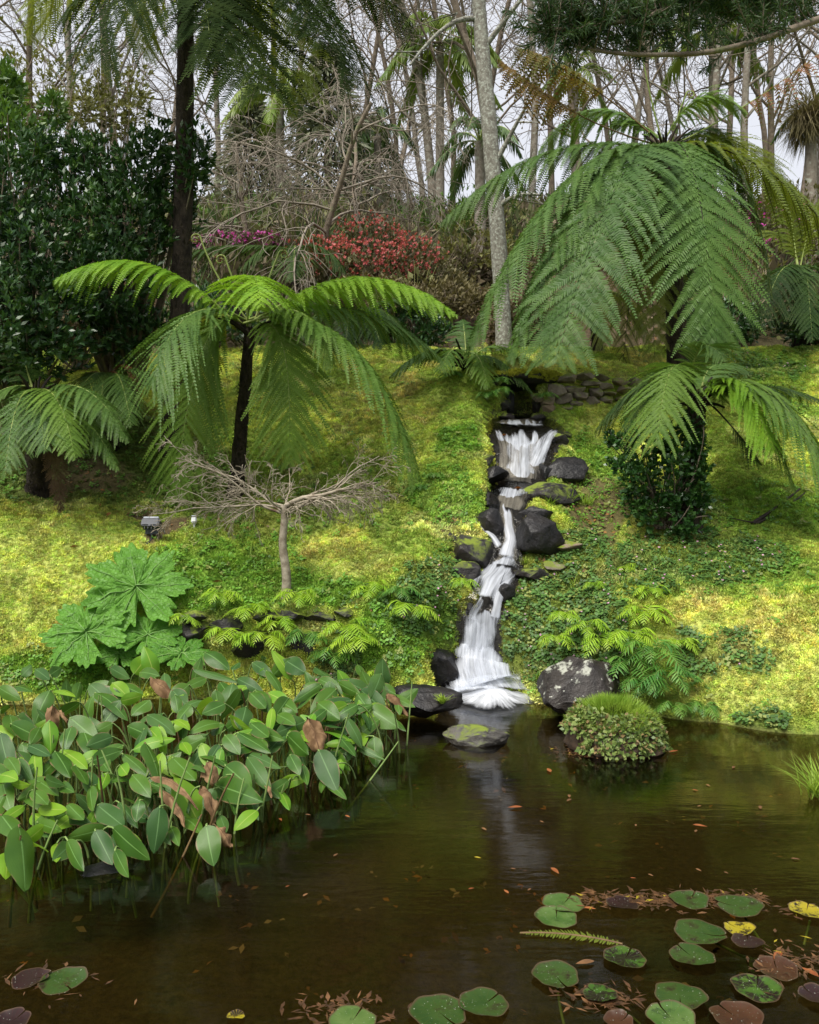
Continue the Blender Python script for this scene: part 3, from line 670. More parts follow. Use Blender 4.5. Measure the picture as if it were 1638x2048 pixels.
sheet('veil', [(1026, 984, 9.99, 30), (1022, 994, 9.86, 34), (1018, 1010, 9.75, 32), (1014, 1026, 9.65, 26)], 'silk', .045, .03, .03, seed=6, fade=(.15, .08))
sheet('veil', [(1012, 1018, 9.68, 22), (1010, 1032, 9.56, 19), (1014, 1060, 9.42, 18), (1019, 1085, 9.28, 20), (1016, 1105, 9.15, 25), (1012, 1128, 8.98, 30), (1006, 1146, 8.8, 34)], 'silk', .05, .05, .02, 24, 60, seed=7, fade=(.06, .06))
sheet('veil', [(1012, 1030, 9.56, 15), (1014, 1060, 9.40, 14), (1019, 1085, 9.26, 16), (1016, 1108, 9.1, 22), (1010, 1130, 8.95, 24)], 'silk', .085, .04, .02, 20, 50, seed=8, fade=(.1, .1))
sheet('trickle', [(948, 1036, 9.52, 7), (952, 1050, 9.46, 9), (966, 1066, 9.36, 9), (986, 1086, 9.24, 8), (1000, 1108, 9.1, 11)], 'silk', .10, .02, .01, 8, 30, seed=9, fade=(.1, .1))
sheet('rapid', [(1010, 1140, 8.84, 32), (1000, 1156, 8.68, 38), (986, 1172, 8.5, 40), (976, 1190, 8.34, 34), (970, 1206, 8.2, 26)], 'silk', .05, .04, .04, 28, 40, seed=10, fade=(.1, .14))
sheet('rapid', [(1000, 1188, 8.36, 12), (996, 1204, 8.22, 13), (990, 1222, 8.1, 15), (986, 1240, 8.03, 16)], 'silk', .06, .03, .03, 12, 24, seed=11, fade=(.15, .1))
sheet('rapid', [(972, 1196, 8.3, 12), (960, 1212, 8.16, 16), (948, 1230, 8.06, 18), (944, 1246, 8.0, 20)], 'silk_thin', .06, .03, .03, 12, 24, seed=12, fade=(.15, .1))
sheet('veil', [(961, 1228, 8.08, 42), (960, 1240, 8.0, 43), (958, 1270, 7.95, 43), (955, 1300, 7.91, 46), (953, 1322, 7.87, 52)], 'silk', .05, .04, .03, seed=13, fade=(.13, .05))
sheet('veil', [(960, 1238, 8.0, 38), (958, 1270, 7.93, 40), (955, 1305, 7.88, 44)], 'silk_thin', .09, .04, .03, seed=14, fade=(.2, .1))
sheet('apron', [(955, 1296, 7.92, 46), (953, 1318, 7.86, 58), (954, 1345, 7.78, 80), (962, 1370, 7.7, 98), (972, 1392, 7.58, 110), (982, 1408, 7.3, 114)], 'silk', .05, .10, .03, 44, 50, seed=15, fade=(.06, .10))
sheet('apron', [(954, 1304, 7.9, 44), (950, 1334, 7.80, 62), (956, 1362, 7.7, 84), (964, 1386, 7.62, 98), (974, 1400, 7.4, 104)], 'silk_thin', .10, .11, .03, 40, 44, seed=16, fade=(.1, .2))
# foam spreading on the pond at the foot of the fall
a = np.linspace(0, 2 * PI, 72, endpoint=False); rr = np.linspace(.02, 1, 22); A, Rr = np.meshgrid(a, rr); c0 = P(984, 1398, 3040 / (1398 - 1024.)); c0[2] = 0
lob = 1 + .22 * fbm(np.stack([np.cos(A) * 1.6, np.sin(A) * 1.6, A * 0], -1), 3, 6)
fx = c0[0] + np.cos(A) * Rr * .56 * lob; fy = c0[1] - .06 + np.sin(A) * Rr * .68 * lob
fz = .014 + (1 - Rr) ** 1.6 * .13 + .03 * (1 - Rr) * fbm(np.stack([fx * 8, fy * 8, fx * 0], -1), 2, 3) ** 2
i = np.arange(A.size).reshape(A.shape); q = np.stack([i[:-1], np.roll(i[:-1], -1, 1), np.roll(i[1:], -1, 1), i[1:]], -1).reshape(-1, 4)
th = np.repeat((sstep(.45, 1.0, Rr) * .9 - .40 * (1 - Rr)).reshape(-1, 1), 3, 1)
link('foam', mesh_of('foam', np.stack([fx, fy, np.maximum(fz, .012)], -1).reshape(-1, 3), q, M['foam'], uv=np.stack([A * .9, Rr * .9], -1).reshape(-1, 2), smooth=True, cols={'thin': th}), fall)

# ------------------------------------------------------------------ rocks
def ico(sub):
    bm = bmesh.new(); bmesh.ops.create_icosphere(bm, subdivisions=sub, radius=1); v = np.array([x.co[:] for x in bm.verts]); f = np.array([[x.index for x in y.verts] for y in bm.faces]); bm.free(); return v, f
ICO3, ICO4 = ico(4), ico(5)
def rock_geo(size, seed, cuts=9, sub=ICO3, rough=.09, tilt=0.0, flat=.72):
    v, f = sub; r = np.random.default_rng(seed); v = v.copy()
    for k in range(cuts):
        n = unit(r.normal(0, 1, 3) * [1, 1, .8]); d = r.uniform(.5, .85); v = v - np.maximum(0, v @ n - d)[:, None] * n * .94
    v = v * (1 + rough * fbm(v * 1.7, 3, seed)[:, None] + rough * .45 * fbm(v * 6, 3, seed + 3)[:, None])
    v = v * np.asarray(size); ct, st = math.cos(tilt), math.sin(tilt)
    return np.stack([v[:, 0] * ct - v[:, 2] * st, v[:, 1], v[:, 0] * st + v[:, 2] * ct], 1), f
def hull_rock(size, seed, npts=20, tilt=0.0, rough=.05):
    r = np.random.default_rng(seed); bm = bmesh.new(); q = unit(r.normal(0, 1, (npts, 3))) * r.uniform(.82, 1.12, (npts, 1))
    for p_ in q: bm.verts.new(p_)
    res = bmesh.ops.convex_hull(bm, input=bm.verts[:]); bmesh.ops.delete(bm, geom=[v for v in res['geom_interior'] if isinstance(v, bmesh.types.BMVert)], context='VERTS')
    bmesh.ops.bevel(bm, geom=bm.edges[:], offset=.07, segments=2, affect='EDGES', profile=.6); bmesh.ops.triangulate(bm, faces=bm.faces[:])
    for _ in range(2): bmesh.ops.subdivide_edges(bm, edges=[e for e in bm.edges if e.calc_length() > .16], cuts=1); bmesh.ops.triangulate(bm, faces=bm.faces[:])
    bm.verts.index_update(); v = np.array([x.co[:] for x in bm.verts]); f = np.array([[x.index for x in y.verts] for y in bm.faces]); bm.free()
    v = v * (1 + rough * fbm(v * 2.2, 3, seed)[:, None] + rough * .6 * fbm(v * 7, 3, seed + 3)[:, None]) * np.asarray(size); ct, st = math.cos(tilt), math.sin(tilt)
    return np.stack([v[:, 0] * ct - v[:, 2] * st, v[:, 1], v[:, 0] * st + v[:, 2] * ct], 1), f
def rock(px, py, D, hw, hh, mat, label, seed, group=None, depth=None, cuts=9, tilt=0.0, sub=None, name='rock', rough=.09):
    c = P(px, py, D); s = D / F; sz = (hw * s * 1.18, (depth or (hw + hh) * .5) * s * 1.15, hh * s * 1.22)
    v, f = hull_rock(sz, seed, 26 if sub else 18, tilt, .07 if sub else .05)
    me = mesh_of(name, v, f, M[mat], smooth=True); me.set_sharp_from_angle(angle=.55); o = link(name, me); o.location = c.tolist()
    tag(o, label, 'rock', group); return o
G1 = 'black rocks lining the cascade'
RK = [  # px, py, D, hw, hh, mat, label, tilt
    (963, 928, 10.55, 27, 22, 'rock_moss', 'black rock under the moss overhang left of the top fall', -.2),
    (987, 955, 10.35, 25, 20, 'rock_wet', 'wet black rock touching the left foot of the top fall', .1),
    (956, 985, 10.1, 34, 24, 'rock_wet', 'layered black rock left of the middle pool with sharp ledges', -.3),
    (974, 1010, 9.9, 24, 20, 'rock_wet', 'pointed black rock left of the second small fall', -.4),
    (1114, 884, 11.0, 17, 15, 'rock_moss', 'small black rock on the right lip of the top fall', .1),
    (1113, 912, 10.8, 18, 17, 'rock_wet', 'small black rock stepped beside the right chute of the top fall', .1),
    (1132, 944, 10.5, 36, 24, 'rock_wet', 'broad black rock right of the foot of the top fall', .25),
    (1085, 950, 10.5, 20, 22, 'rock_wet', 'narrow wet rock behind the right chute of the top fall', .2),
    (1096, 992, 10.05, 50, 25, 'rock_moss', 'long mossy black slab right of the middle pool', .05),
    (1062, 1036, 9.62, 36, 19, 'rock_wet', 'dark flat rock right of the second fall above the big boulder', .15),
    (1072, 1076, 9.28, 42, 36, 'rock_wet', 'big angular grey black boulder with a tan leaf right of the stream', .45),
    (887, 1050, 9.7, 30, 22, 'rock_moss', 'dark rock in the moss left of the side trickle', -.2),
    (974, 1055, 9.55, 32, 34, 'rock_wet', 'smooth wet rock between the side trickle and the main stream', 0),
    (946, 1108, 9.12, 42, 34, 'rock_moss', 'large dark rock with rusty leaves left of the lower stream', -.3),
    (938, 1146, 8.85, 30, 24, 'rock_moss', 'dark rock low on the left bank above the lower fall', -.2),
    (900, 1085, 9.35, 22, 16, 'rock_moss', 'small mossy rock half buried left of the stream', 0),
    (1108, 1132, 9.05, 19, 11, 'rock_dry', 'small brown stone in the grass right of the stream', 0),
    (1062, 1152, 8.85, 34, 15, 'rock_moss', 'low dark ledge on the right edge of the rapids', .1),
    (1132, 1092, 9.3, 30, 10, 'rock_dry', 'flat grey stone behind the big boulder', 0),
    (1014, 1186, 8.42, 15, 16, 'rock_wet', 'wet dark stone on the right bend of the rapids', 0),
    (980, 1226, 8.3, 10, 14, 'rock_wet', 'round wet stone splitting the lip of the lower fall', 0),
    (942, 1222, 8.26, 11, 14, 'rock_wet', 'pointed wet stone on the left lip of the lower fall', .2),
    (886, 1336, 7.75, 32, 42, 'rock_wet', 'dark wet rock left of the foot of the lower fall', 0),
    (890, 782, 12.25, 20, 14, 'rock_dry', 'grey stone in the bank at the upper left of the stream', -.5),
    (905, 806, 11.95, 18, 10, 'rock_dry', 'second grey stone in the bank at the upper left, just below the other', -.4),
    (1010, 1240, 8.1, 14, 20, 'rock_wet', 'dark rock at the right edge of the lower fall lip', 0),
    (1048, 1406, 7.85, 22, 8, 'rock_wet', 'low wet stone between the foam and the lichened boulder', 0),
    (1126, 872, 11.2, 18, 8, 'rock_moss', 'flat dark stone at the right end of the top ledge', 0),
    (1000, 1080, 9.85, 40, 36, 'rock_wet', 'wet rock face behind the middle stream', 0),
    (958, 1275, 8.85, 56, 42, 'rock_wet', 'dark rock face behind the water of the lower fall', 0),
]
for i, (a, b, d, hw, hh, mt, lb, ti) in enumerate(RK):
    dd_ = (nd(d) if b > 1080 and a < 1075 else d) - (.10 if i < 22 else 0)
    rock(a, b, dd_, hw * (1.12 if i < 20 else 1), hh * (1.1 if i < 20 else 1), mt, lb, 100 + i, G1, tilt=ti, cuts=11)
rock(1150, 1376, 7.55, 80, 50, 'rock_lichen', 'large dark boulder with white lichen at the pond edge right of the waterfall', 306, tilt=.14, sub=ICO4, cuts=12, depth=60)
rock(852, 1402, 7.45, 72, 30, 'rock_wet', 'low wet dark rock at the pond edge left of the foam', 219, tilt=-.06, sub=ICO4, cuts=10, depth=45)
rock(950, 1476, 6.62, 64, 25, 'rock_pond', 'flat mossy rock sitting alone in the pond below the fall', 305, tilt=-.05, sub=ICO4, cuts=10, depth=34)
rock(212, 1748, 4.25, 50, 14, 'rock_wet', 'dark rock sunk in the water under the broad leaves', 207, depth=40)
# low dark rim stones of the left bank
G2 = 'stones of the low mossed retaining edge'
for i, (a, b, hw, hh, lb) in enumerate([
        (352, 1300, 30, 26, 'dark mossy stone beside the big lobed leaves in the retaining edge'), (388, 1262, 34, 24, 'mossy stone under the left end of the fern row'), (384, 1234, 30, 12, 'grey flat top stone at the left end of the retaining edge'),
        (452, 1250, 30, 22, 'brown mossy edge stone behind the leftmost lime ferns'), (530, 1232, 34, 11, 'flat capping stone below the small bare maple, left side'), (585, 1230, 30, 11, 'dark capping stone just right of the maple trunk'),
        (640, 1236, 30, 12, 'mossy capping stone between the maple and the ferns'), (688, 1228, 24, 13, 'pale edged stone near the right end of the retaining edge'), (770, 1208, 24, 11, 'grey stone showing among ferns left of the waterfall bank'),
        (500, 1290, 40, 30, 'shaded lower stone behind the lime ferns'), (610, 1290, 40, 30, 'shaded lower stone right of the lime ferns centre')]):
    D = 8.33 if b > 1215 else 8.5
    rock(a, b, D, hw, hh, 'rock_moss', lb, 400 + i, G2, cuts=9, depth=20)
# ------------------------------------------------------------------ culvert with its stone wall
cul = thing('culvert', 'stone culvert with a moss covered slab roof where the stream comes out', 'culvert', P(1045, 820, 11.8))
def stone(root, px, py, D, hw, hh, mat, seed, name='stone', depth=None, tilt=0):
    s = D / F; v, f = hull_rock((hw * s * 1.2, (depth or hw) * s, hh * s * 1.25), seed, 14, tilt, .04)
    return part(name, root, v + P(px, py, D), f, M[mat], smooth=True)
ICO2 = ico(3)
for i, (a, b, d, hw, hh, mt) in enumerate([(1008, 812, 11.72, 14, 14, 'rock_moss'), (1014, 836, 11.65, 14, 11, 'rock_moss'), (985, 806, 11.8, 20, 14, 'rock_moss'), (975, 830, 11.7, 24, 14, 'rock_moss'),
                                           (1079, 812, 11.75, 14, 16, 'rock_moss'), (1078, 836, 11.65, 14, 11, 'rock_moss')]):
    stone(cul, a, b, d, hw, hh, mt, 500 + i)
slv, slf = rock_geo((.66, .55, .19), 521, 6, ICO3, .10); slv = slv + P(1040, 764, 12.12); slab = part('roof_slab', cul, slv, slf, M['rock_moss'], smooth=True)
# inner walls and back of the passage
def boxv(c, s):
    c = np.asarray(c); s = np.asarray(s) / 2
    v = np.array([[x, y, z] for x in (-1, 1) for y in (-1, 1) for z in (-1, 1)]) * s + c
    return v, np.array([[0, 1, 3, 2], [4, 6, 7, 5], [0, 4, 5, 1], [2, 3, 7, 6], [0, 2, 6, 4], [1, 5, 7, 3]])
c0 = P(1045, 815, 12.15)
for dx in (-.23, .23): part('side_wall', cul, *boxv(c0 + [dx, 0, 0], (.12, .7, .42)), M['rock_wet'])
part('back_wall', cul, *boxv(c0 + [0, .33, 0], (.6, .1, .5)), M['rock_wet'])
wall = thing('stone_wall', 'dry stone wall of grey brown stones right of the culvert', 'wall', P(1160, 800, 11.95))
WS = [(1108, 782, 22, 13), (1150, 776, 19, 9), (1182, 768, 16, 8), (1212, 770, 15, 9), (1240, 764, 15, 7), (1136, 758, 18, 9), (1172, 752, 20, 7), (1205, 755, 15, 6), (1268, 764, 14, 8), (1128, 797, 22, 12),
      (1162, 792, 16, 10), (1190, 786, 15, 8), (1218, 786, 14, 7), (1246, 780, 14, 7), (1096, 802, 14, 10), (1150, 808, 15, 8), (1182, 803, 16, 8), (1212, 801, 14, 7), (1240, 796, 13, 7), (1272, 780, 14, 8), (1075, 796, 15, 7), (1098, 818, 14, 9), (1128, 818, 16, 9)]
for i, (a, b, hw, hh) in enumerate(WS): stone(wall, a, b, 11.62 + max(0, (a - 1080)) * .0022, hw * 1.1, hh * 1.1, 'rock_dry', 540 + i, depth=18)

# ------------------------------------------------------------------ tree ferns
def T3(px, py, D): return P(px, py, D)
def tree_fern(label, crown, foot, r0, r1, fronds, croz=(), hubs=10, W0=.7, lean=0.0, stipes=None, n=24, m=22):
    cx, cy, cd = crown; C = P(*crown); ft = gat(*foot, sink=.1)
    root = thing('tree_fern', label, 'tree fern', ft)
    fern_trunk(root, ft, C, r0, r1, lean)
    for i, fr in enumerate(fronds):
        a, b, mat = fr[0], fr[1], fr[2]; k = dict(fr[3]) if len(fr) > 3 else {}
        W = k.pop('W', W0); lb = k.pop('label', None); base = C + np.array([rng.normal(0, .06), rng.normal(0, .06), rng.uniform(-.05, .08)])
        rib = k.pop('rib', 'rib_green'); k.setdefault('n', n); k.setdefault('m', m); k['n'] = int(k['n'] * 1.35); W = W * 1.15
        add_frond(root, base, P(*a), P(*b), W, mat, rib, label=lb, r=np.random.default_rng(900 + i), **k)
    for b, c, t, sg in croz: crozier(root, P(*b), P(*c), P(*t), sgn=sg)
    ls = []
    for k in range(hubs):
        a = rng.uniform(0, 2 * PI); e = rng.uniform(-.1, 1.1); d = np.array([math.cos(a) * math.cos(e), math.sin(a) * math.cos(e), math.sin(e)]); L = rng.uniform(.25, .55)
        s = np.linspace(0, 1, 5)[:, None]; ls.append((C - [0, 0, .12] + d * L * s + np.array([0, 0, .18]) * (s - s * s), np.linspace(.030, .012, 5)))
    if ls:
        v, f = tubes(ls, 5); part('stipe_bases', root, v, f, M['rib_dark'], smooth=True)
    return root
dk, dp, md, lm, ol = 'fern_dark', 'fern_deep', 'fern_mid', 'fern_lime', 'fern_olive'
tree_fern('bright lime topped tree fern at the centre left with curled croziers above it', (500, 655, 10.2), (470, 10.45), .095, .068, [
    ((300, 452, 9.9), (112, 560, 9.5), lm, dict(W=.46, droop=.7, sweep=32, n=26)),
    ((505, 480, 9.4), (520, 610, 8.5), lm, dict(W=.66, droop=.4, n=22, hd=(.05, -1, 0))),
    ((720, 478, 9.9), (910, 628, 9.5), lm, dict(W=.44, droop=.7, sweep=32, n=26)),
    ((640, 520, 10.6), (860, 590, 11.0), lm, dict(W=.5, droop=.7)),
    ((355, 560, 9.3), (305, 765, 8.9), dp, dict(W=.82, n=28, droop=.35, sweep=36, prof=PAD, hd=(-.7, -1, 0))),
    ((395, 560, 9.8), (352, 985, 9.9), 'fern_light', dict(W=.74, n=28, droop=.25, sweep=34, prof=PAD, hd=(-.35, -1, 0))),
    ((590, 590, 9.5), (578, 920, 9.6), 'fern_light', dict(W=.62, n=28, droop=.25, sweep=34, prof=PAD, hd=(.1, -1, 0))),
    ((720, 565, 9.5), (832, 940, 9.3), md, dict(W=.62, n=30, droop=.5, sweep=38, prof=PAD)),
    ((370, 560, 10.6), (390, 900, 10.9), ol, dict(W=.5, droop=.4)),
    ((720, 560, 11.0), (880, 720, 11.2), dp, dict(W=.5, droop=.5)),
    ((625, 565, 9.6), (665, 730, 9.4), md, dict(W=.45, droop=.45)),
], [((495, 640, 10.2), (430, 560, 10.1), (402, 478, 10.1), -1), ((500, 640, 10.2), (465, 560, 10.0), (452, 520, 10.0), -1), ((510, 640, 10.2), (535, 560, 10.2), (556, 510, 10.2), 1)])
tree_fern('tallest tree fern with long hanging fronds spreading right of the waterfall', (1330, 300, 12.3), (1362, 12.6), .17, .11, [
    ((1405, 255, 10.9), (1428, 690, 10.5), dp, dict(W=.92, n=33, m=26, plen=1.3, droop=.22, sweep=26, start=.10, rib='rib_dark', prof=PAD, hd=(.06, -1, 0))),
    ((1240, 240, 11.0), (1112, 715, 10.5), dp, dict(W=.95, n=33, m=26, plen=1.3, droop=.25, sweep=26, start=.12, rib='rib_dark', prof=PAD, hd=(-.45, -1, 0))),
    ((1120, 240, 11.8), (945, 680, 11.3), dp, dict(W=.80, n=31, plen=1.2, droop=.5, sweep=38, prof=PAD)),
    ((1160, 250, 11.5), (1020, 715, 11.0), dp, dict(W=.70, n=30, plen=1.2, droop=.4, sweep=38, prof=PAD)),
    ((1080, 240, 12.6), (880, 450, 12.6), dp, dict(W=.60, n=28, droop=.7, sweep=35)),
    ((1370, 230, 12.9), (1395, 720, 12.9), dk, dict(W=.75, n=26, droop=.25, hd=(.1, -1, 0))),
    ((1290, 230, 12.9), (1310, 740, 12.0), ol, dict(W=.8, n=28, droop=.2, rib='rib_dark', hd=(.0, -1, 0))),
    ((1290, 260, 13.3), (1245, 740, 13.4), ol, dict(W=.75, n=26, droop=.25, rib='rib_dark', hd=(-.2, 1, 0))),
    ((1350, 260, 13.4), (1330, 700, 13.4), ol, dict(W=.7, n=24, droop=.25, rib='rib_dark', hd=(.2, 1, 0))),
    ((1510, 235, 12.0), (1720, 540, 11.8), ol, dict(W=.72, n=28, droop=.65, rib='rib_dark')),
    ((1490, 215, 12.9), (1600, 430, 13.2), ol, dict(W=.62, droop=.55)),
    ((1500, 240, 12.0), (1545, 600, 11.9), dk, dict(W=.55, n=26, droop=.4)),
    ((1210, 150, 12.8), (1080, 300, 13.2), md, dict(W=.6, droop=.5)),
    ((1390, 140, 12.3), (1490, 225, 12.0), md, dict(W=.5, droop=.35)),
    ((1180, 150, 12.3), (1035, 95, 12.0), 'fern_dying', dict(W=.5, n=16, m=10, droop=.9, start=.45, rib='rib_brown', label='dying frond with rusty hanging pinnae')),
    ((1150, 250, 12.6), (1000, 120, 12.4), 'fern_dying', dict(W=.42, n=14, m=9, droop=.95, start=.5, rib='rib_brown', label='dying frond with rusty hanging pinnae')),
    ((1500, 220, 12.0), (1660, 90, 12.0), 'fern_rust', dict(W=.34, n=7, m=8, plen=.5, droop=1.2, start=.5, rib='rib_green', label='half bare stalk with hanging rusty pinnae')),
    ((1290, 230, 12.6), (1230, 250, 12.9), md, dict(W=.5, n=18, droop=.3)),
    ((1400, 225, 12.6), (1470, 300, 12.8), dk, dict(W=.5, n=18, droop=.4)),
], [((1325, 285, 12.3), (1300, 200, 12.2), (1284, 108, 12.1), -1), ((1345, 285, 12.3), (1350, 240, 12.2), (1372, 190, 12.1), 1)], hubs=60)
tree_fern('lower tree fern with a thick shrubby trunk on the right slope', (1395, 795, 9.5), (1372, 9.4), .15, .10, [
    ((1345, 625, 9.1), (1312, 885, 8.6), md, dict(W=.55, n=26, droop=.3, sweep=30, prof=PAD)),
    ((1290, 720, 9.9), (1192, 860, 9.9), dk, dict(W=.40, droop=.5)),
    ((1490, 700, 9.0), (1580, 865, 8.7), lm, dict(W=.52, n=22, m=14, droop=.3, sweep=24)),
    ((1560, 690, 8.9), (1668, 985, 8.5), md, dict(W=.70, n=28, droop=.35, prof=PAD)),
    ((1510, 730, 9.0), (1590, 980, 8.8), md, dict(W=.5, n=24, droop=.3)),
    ((1400, 700, 10.0), (1480, 740, 10.6), dp, dict(W=.42, droop=.4)),
    ((1530, 705, 9.3), (1640, 900, 8.9), md, dict(W=.56, n=26, droop=.35, prof=PAD)),
    ((1490, 720, 8.9), (1545, 900, 8.5), lm, dict(W=.46, n=24, droop=.3, prof=PAD)),
    ((1330, 700, 9.2), (1250, 860, 9.0), dp, dict(W=.40, n=24, droop=.4)),
    ((1390, 640, 9.4), (1450, 720, 8.9), dp, dict(W=.4, n=20, droop=.25)),
    ((1470, 740, 9.8), (1640, 800, 10.2), dk, dict(W=.4, droop=.4)),
    ((1330, 690, 9.8), (1260, 800, 9.8), dk, dict(W=.36, droop=.4)),
    ((1450, 830, 9.2), (1520, 925, 9.0), dk, dict(W=.2, n=12, m=8, start=.6, rib='rib_dark')),
], hubs=16, W0=.5)
tree_fern('short tree fern at the left edge with arching soft fronds', (70, 790, 9.9), (80, 10.4), .15, .12, [
    ((30, 740, 9.4), (10, 950, 8.8), dp, dict(W=.48, droop=.3, hd=(-.2, -1, 0))),
    ((115, 735, 9.3), (150, 915, 8.9), md, dict(W=.42, droop=.35)),
    ((170, 720, 9.6), (255, 880, 9.3), dp, dict(W=.46, droop=.4)),
    ((-40, 750, 9.5), (-90, 930, 9.2), dp, dict(W=.45, droop=.4)),
    ((150, 770, 9.6), (238, 940, 9.3), dp, dict(W=.36, droop=.4)),
    ((75, 770, 9.2), (90, 900, 8.8), dp, dict(W=.40, droop=.3, hd=(.1, -1, 0))),
    ((110, 850, 9.7), (122, 1030, 9.6), 'fern_brown', dict(W=.22, n=20, m=9, droop=.2, rib='rib_brown', label='dead brown frond hanging straight down')),
    ((40, 690, 10.4), (10, 640, 11.0), dk, dict(W=.4, droop=.4)),
], hubs=8)
tree_fern('small tree fern in the shade of the dark shrub with rusty dead fronds', (215, 760, 10.9), (225, 11.3), .09, .07, [
    ((190, 715, 10.6), (150, 800, 10.3), dp, dict(W=.36, droop=.35)),
    ((240, 715, 10.5), (262, 850, 10.1), dp, dict(W=.40, droop=.35)),
    ((200, 730, 10.4), (205, 860, 10.0), dp, dict(W=.36, droop=.35)),
    ((285, 700, 10.9), (330, 800, 10.9), dk, dict(W=.36, droop=.5)),
    ((240, 705, 10.8), (255, 830, 10.7), 'fern_rust', dict(W=.12, n=18, m=6, droop=.3, rib='rib_brown', label='rusty dead frond hanging')),
    ((272, 690, 10.8), (281, 815, 10.7), 'fern_rust', dict(W=.12, n=18, m=6, droop=.3, rib='rib_brown', label='rusty dead frond hanging')),
    ((180, 715, 10.8), (158, 780, 10.7), 'fern_rust', dict(W=.16, n=14, m=6, droop=.4, rib='rib_brown', label='rusty dead frond hanging')),
], hubs=4)
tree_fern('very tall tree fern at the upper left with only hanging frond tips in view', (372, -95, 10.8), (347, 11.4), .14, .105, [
    ((290, -150, 9.9), (185, 120, 9.3), 'fern_painted_shade', dict(W=.95, n=19, m=28, plen=.95, droop=.22, sweep=34, prof=PAD)),
    ((430, -140, 9.5), (518, 172, 8.9), 'fern_painted_shade', dict(W=1.0, n=20, m=28, plen=.95, droop=.2, sweep=34, prof=PAD, hd=(.3, -1, 0))),
    ((600, -190, 9.7), (715, 160, 9.2), 'fern_painted_shade', dict(W=.95, n=20, m=28, plen=.95, droop=.25, sweep=34, prof=PAD)),
    ((400, -120, 9.5), (425, 125, 8.8), 'fern_painted_shade', dict(W=.85, n=19, m=26, plen=.95, droop=.2, sweep=34, hd=(.1, -1, 0))),
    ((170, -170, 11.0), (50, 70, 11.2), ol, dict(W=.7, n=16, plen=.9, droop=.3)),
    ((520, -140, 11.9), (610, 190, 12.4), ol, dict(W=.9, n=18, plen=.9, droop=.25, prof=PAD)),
    ((660, -200, 10.8), (830, 70, 11.0), 'fern_painted_shade', dict(W=.75, n=17, plen=.9, droop=.3)),
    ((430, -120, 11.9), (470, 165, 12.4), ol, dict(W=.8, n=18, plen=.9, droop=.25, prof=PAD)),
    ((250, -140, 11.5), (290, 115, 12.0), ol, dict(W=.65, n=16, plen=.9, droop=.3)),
    ((560, -150, 9.3), (640, 90, 8.6), 'fern_painted_shade', dict(W=.9, n=19, m=26, plen=.95, droop=.22, sweep=34)),
    ((230, -110, 10.2), (120, 40, 10.0), 'fern_painted_shade', dict(W=.6, n=16, plen=.9, droop=.3)),
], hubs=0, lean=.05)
tree_fern('dark tree fern at the far right edge behind the mossy ridge', (1600, 545, 14.6), (1602, 14.8), .15, .12, [
    ((1560, 490, 14.2), (1520, 660, 13.8), dk, dict(W=.6, droop=.4)), ((1610, 500, 14.0), (1625, 680, 13.4), dk, dict(W=.55, droop=.35, hd=(.1, -1, 0))),
    ((1690, 480, 14.2), (1760, 650, 14.0), dk, dict(W=.6, droop=.4)), ((1590, 440, 15.0), (1500, 470, 15.4), ol, dict(W=.55, droop=.45)),
    ((1620, 430, 14.6), (1660, 360, 14.6), ol, dict(W=.6, droop=.4)), ((1600, 500, 14.2), (1570, 640, 13.7), dk, dict(W=.5, droop=.35)),
    ((1585, 430, 14.8), (1565, 360, 14.9), ol, dict(W=.5, droop=.5)),
], hubs=4)
tree_fern('small tree fern leaning over the top of the cascade above the culvert', (930, 722, 12.1), (940, 12.2), .07, .06, [
    ((860, 670, 12.0), (782, 752, 11.9), dp, dict(W=.34, n=18, m=12, droop=.4)), ((905, 670, 11.7), (880, 745, 11.3), md, dict(W=.34, n=18, m=12, droop=.35)),
    ((985, 680, 11.8), (1068, 790, 11.5), dp, dict(W=.18, n=20, m=9, droop=.6, sweep=45)), ((960, 680, 11.6), (975, 775, 11.3), md, dict(W=.3, n=18, m=12, droop=.35)),
    ((930, 660, 12.4), (925, 640, 12.8), dp, dict(W=.3, n=16, m=10, droop=.3)), ((985, 670, 12.3), (1035, 715, 12.4), md, dict(W=.3, n=16, m=10, droop=.4)),
    ((880, 690, 12.2), (830, 720, 12.3), dk, dict(W=.3, n=16, m=10, droop=.4)),
], hubs=5)
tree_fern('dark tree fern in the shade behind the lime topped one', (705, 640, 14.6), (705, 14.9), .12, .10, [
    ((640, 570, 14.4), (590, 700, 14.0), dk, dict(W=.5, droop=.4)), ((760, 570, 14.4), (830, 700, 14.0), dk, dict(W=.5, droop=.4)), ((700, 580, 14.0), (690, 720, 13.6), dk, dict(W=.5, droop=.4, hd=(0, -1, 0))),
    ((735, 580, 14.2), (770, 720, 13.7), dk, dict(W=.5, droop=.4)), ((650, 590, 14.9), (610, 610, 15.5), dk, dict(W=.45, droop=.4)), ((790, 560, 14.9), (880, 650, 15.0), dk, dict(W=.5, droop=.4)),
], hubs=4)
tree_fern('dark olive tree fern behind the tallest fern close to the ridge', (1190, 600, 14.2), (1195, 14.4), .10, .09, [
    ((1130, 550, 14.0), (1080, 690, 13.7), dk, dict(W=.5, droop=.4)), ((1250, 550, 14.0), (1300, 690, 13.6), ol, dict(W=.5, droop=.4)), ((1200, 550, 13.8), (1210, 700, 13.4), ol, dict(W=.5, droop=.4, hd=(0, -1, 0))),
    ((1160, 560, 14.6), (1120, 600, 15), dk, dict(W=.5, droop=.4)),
], hubs=4)
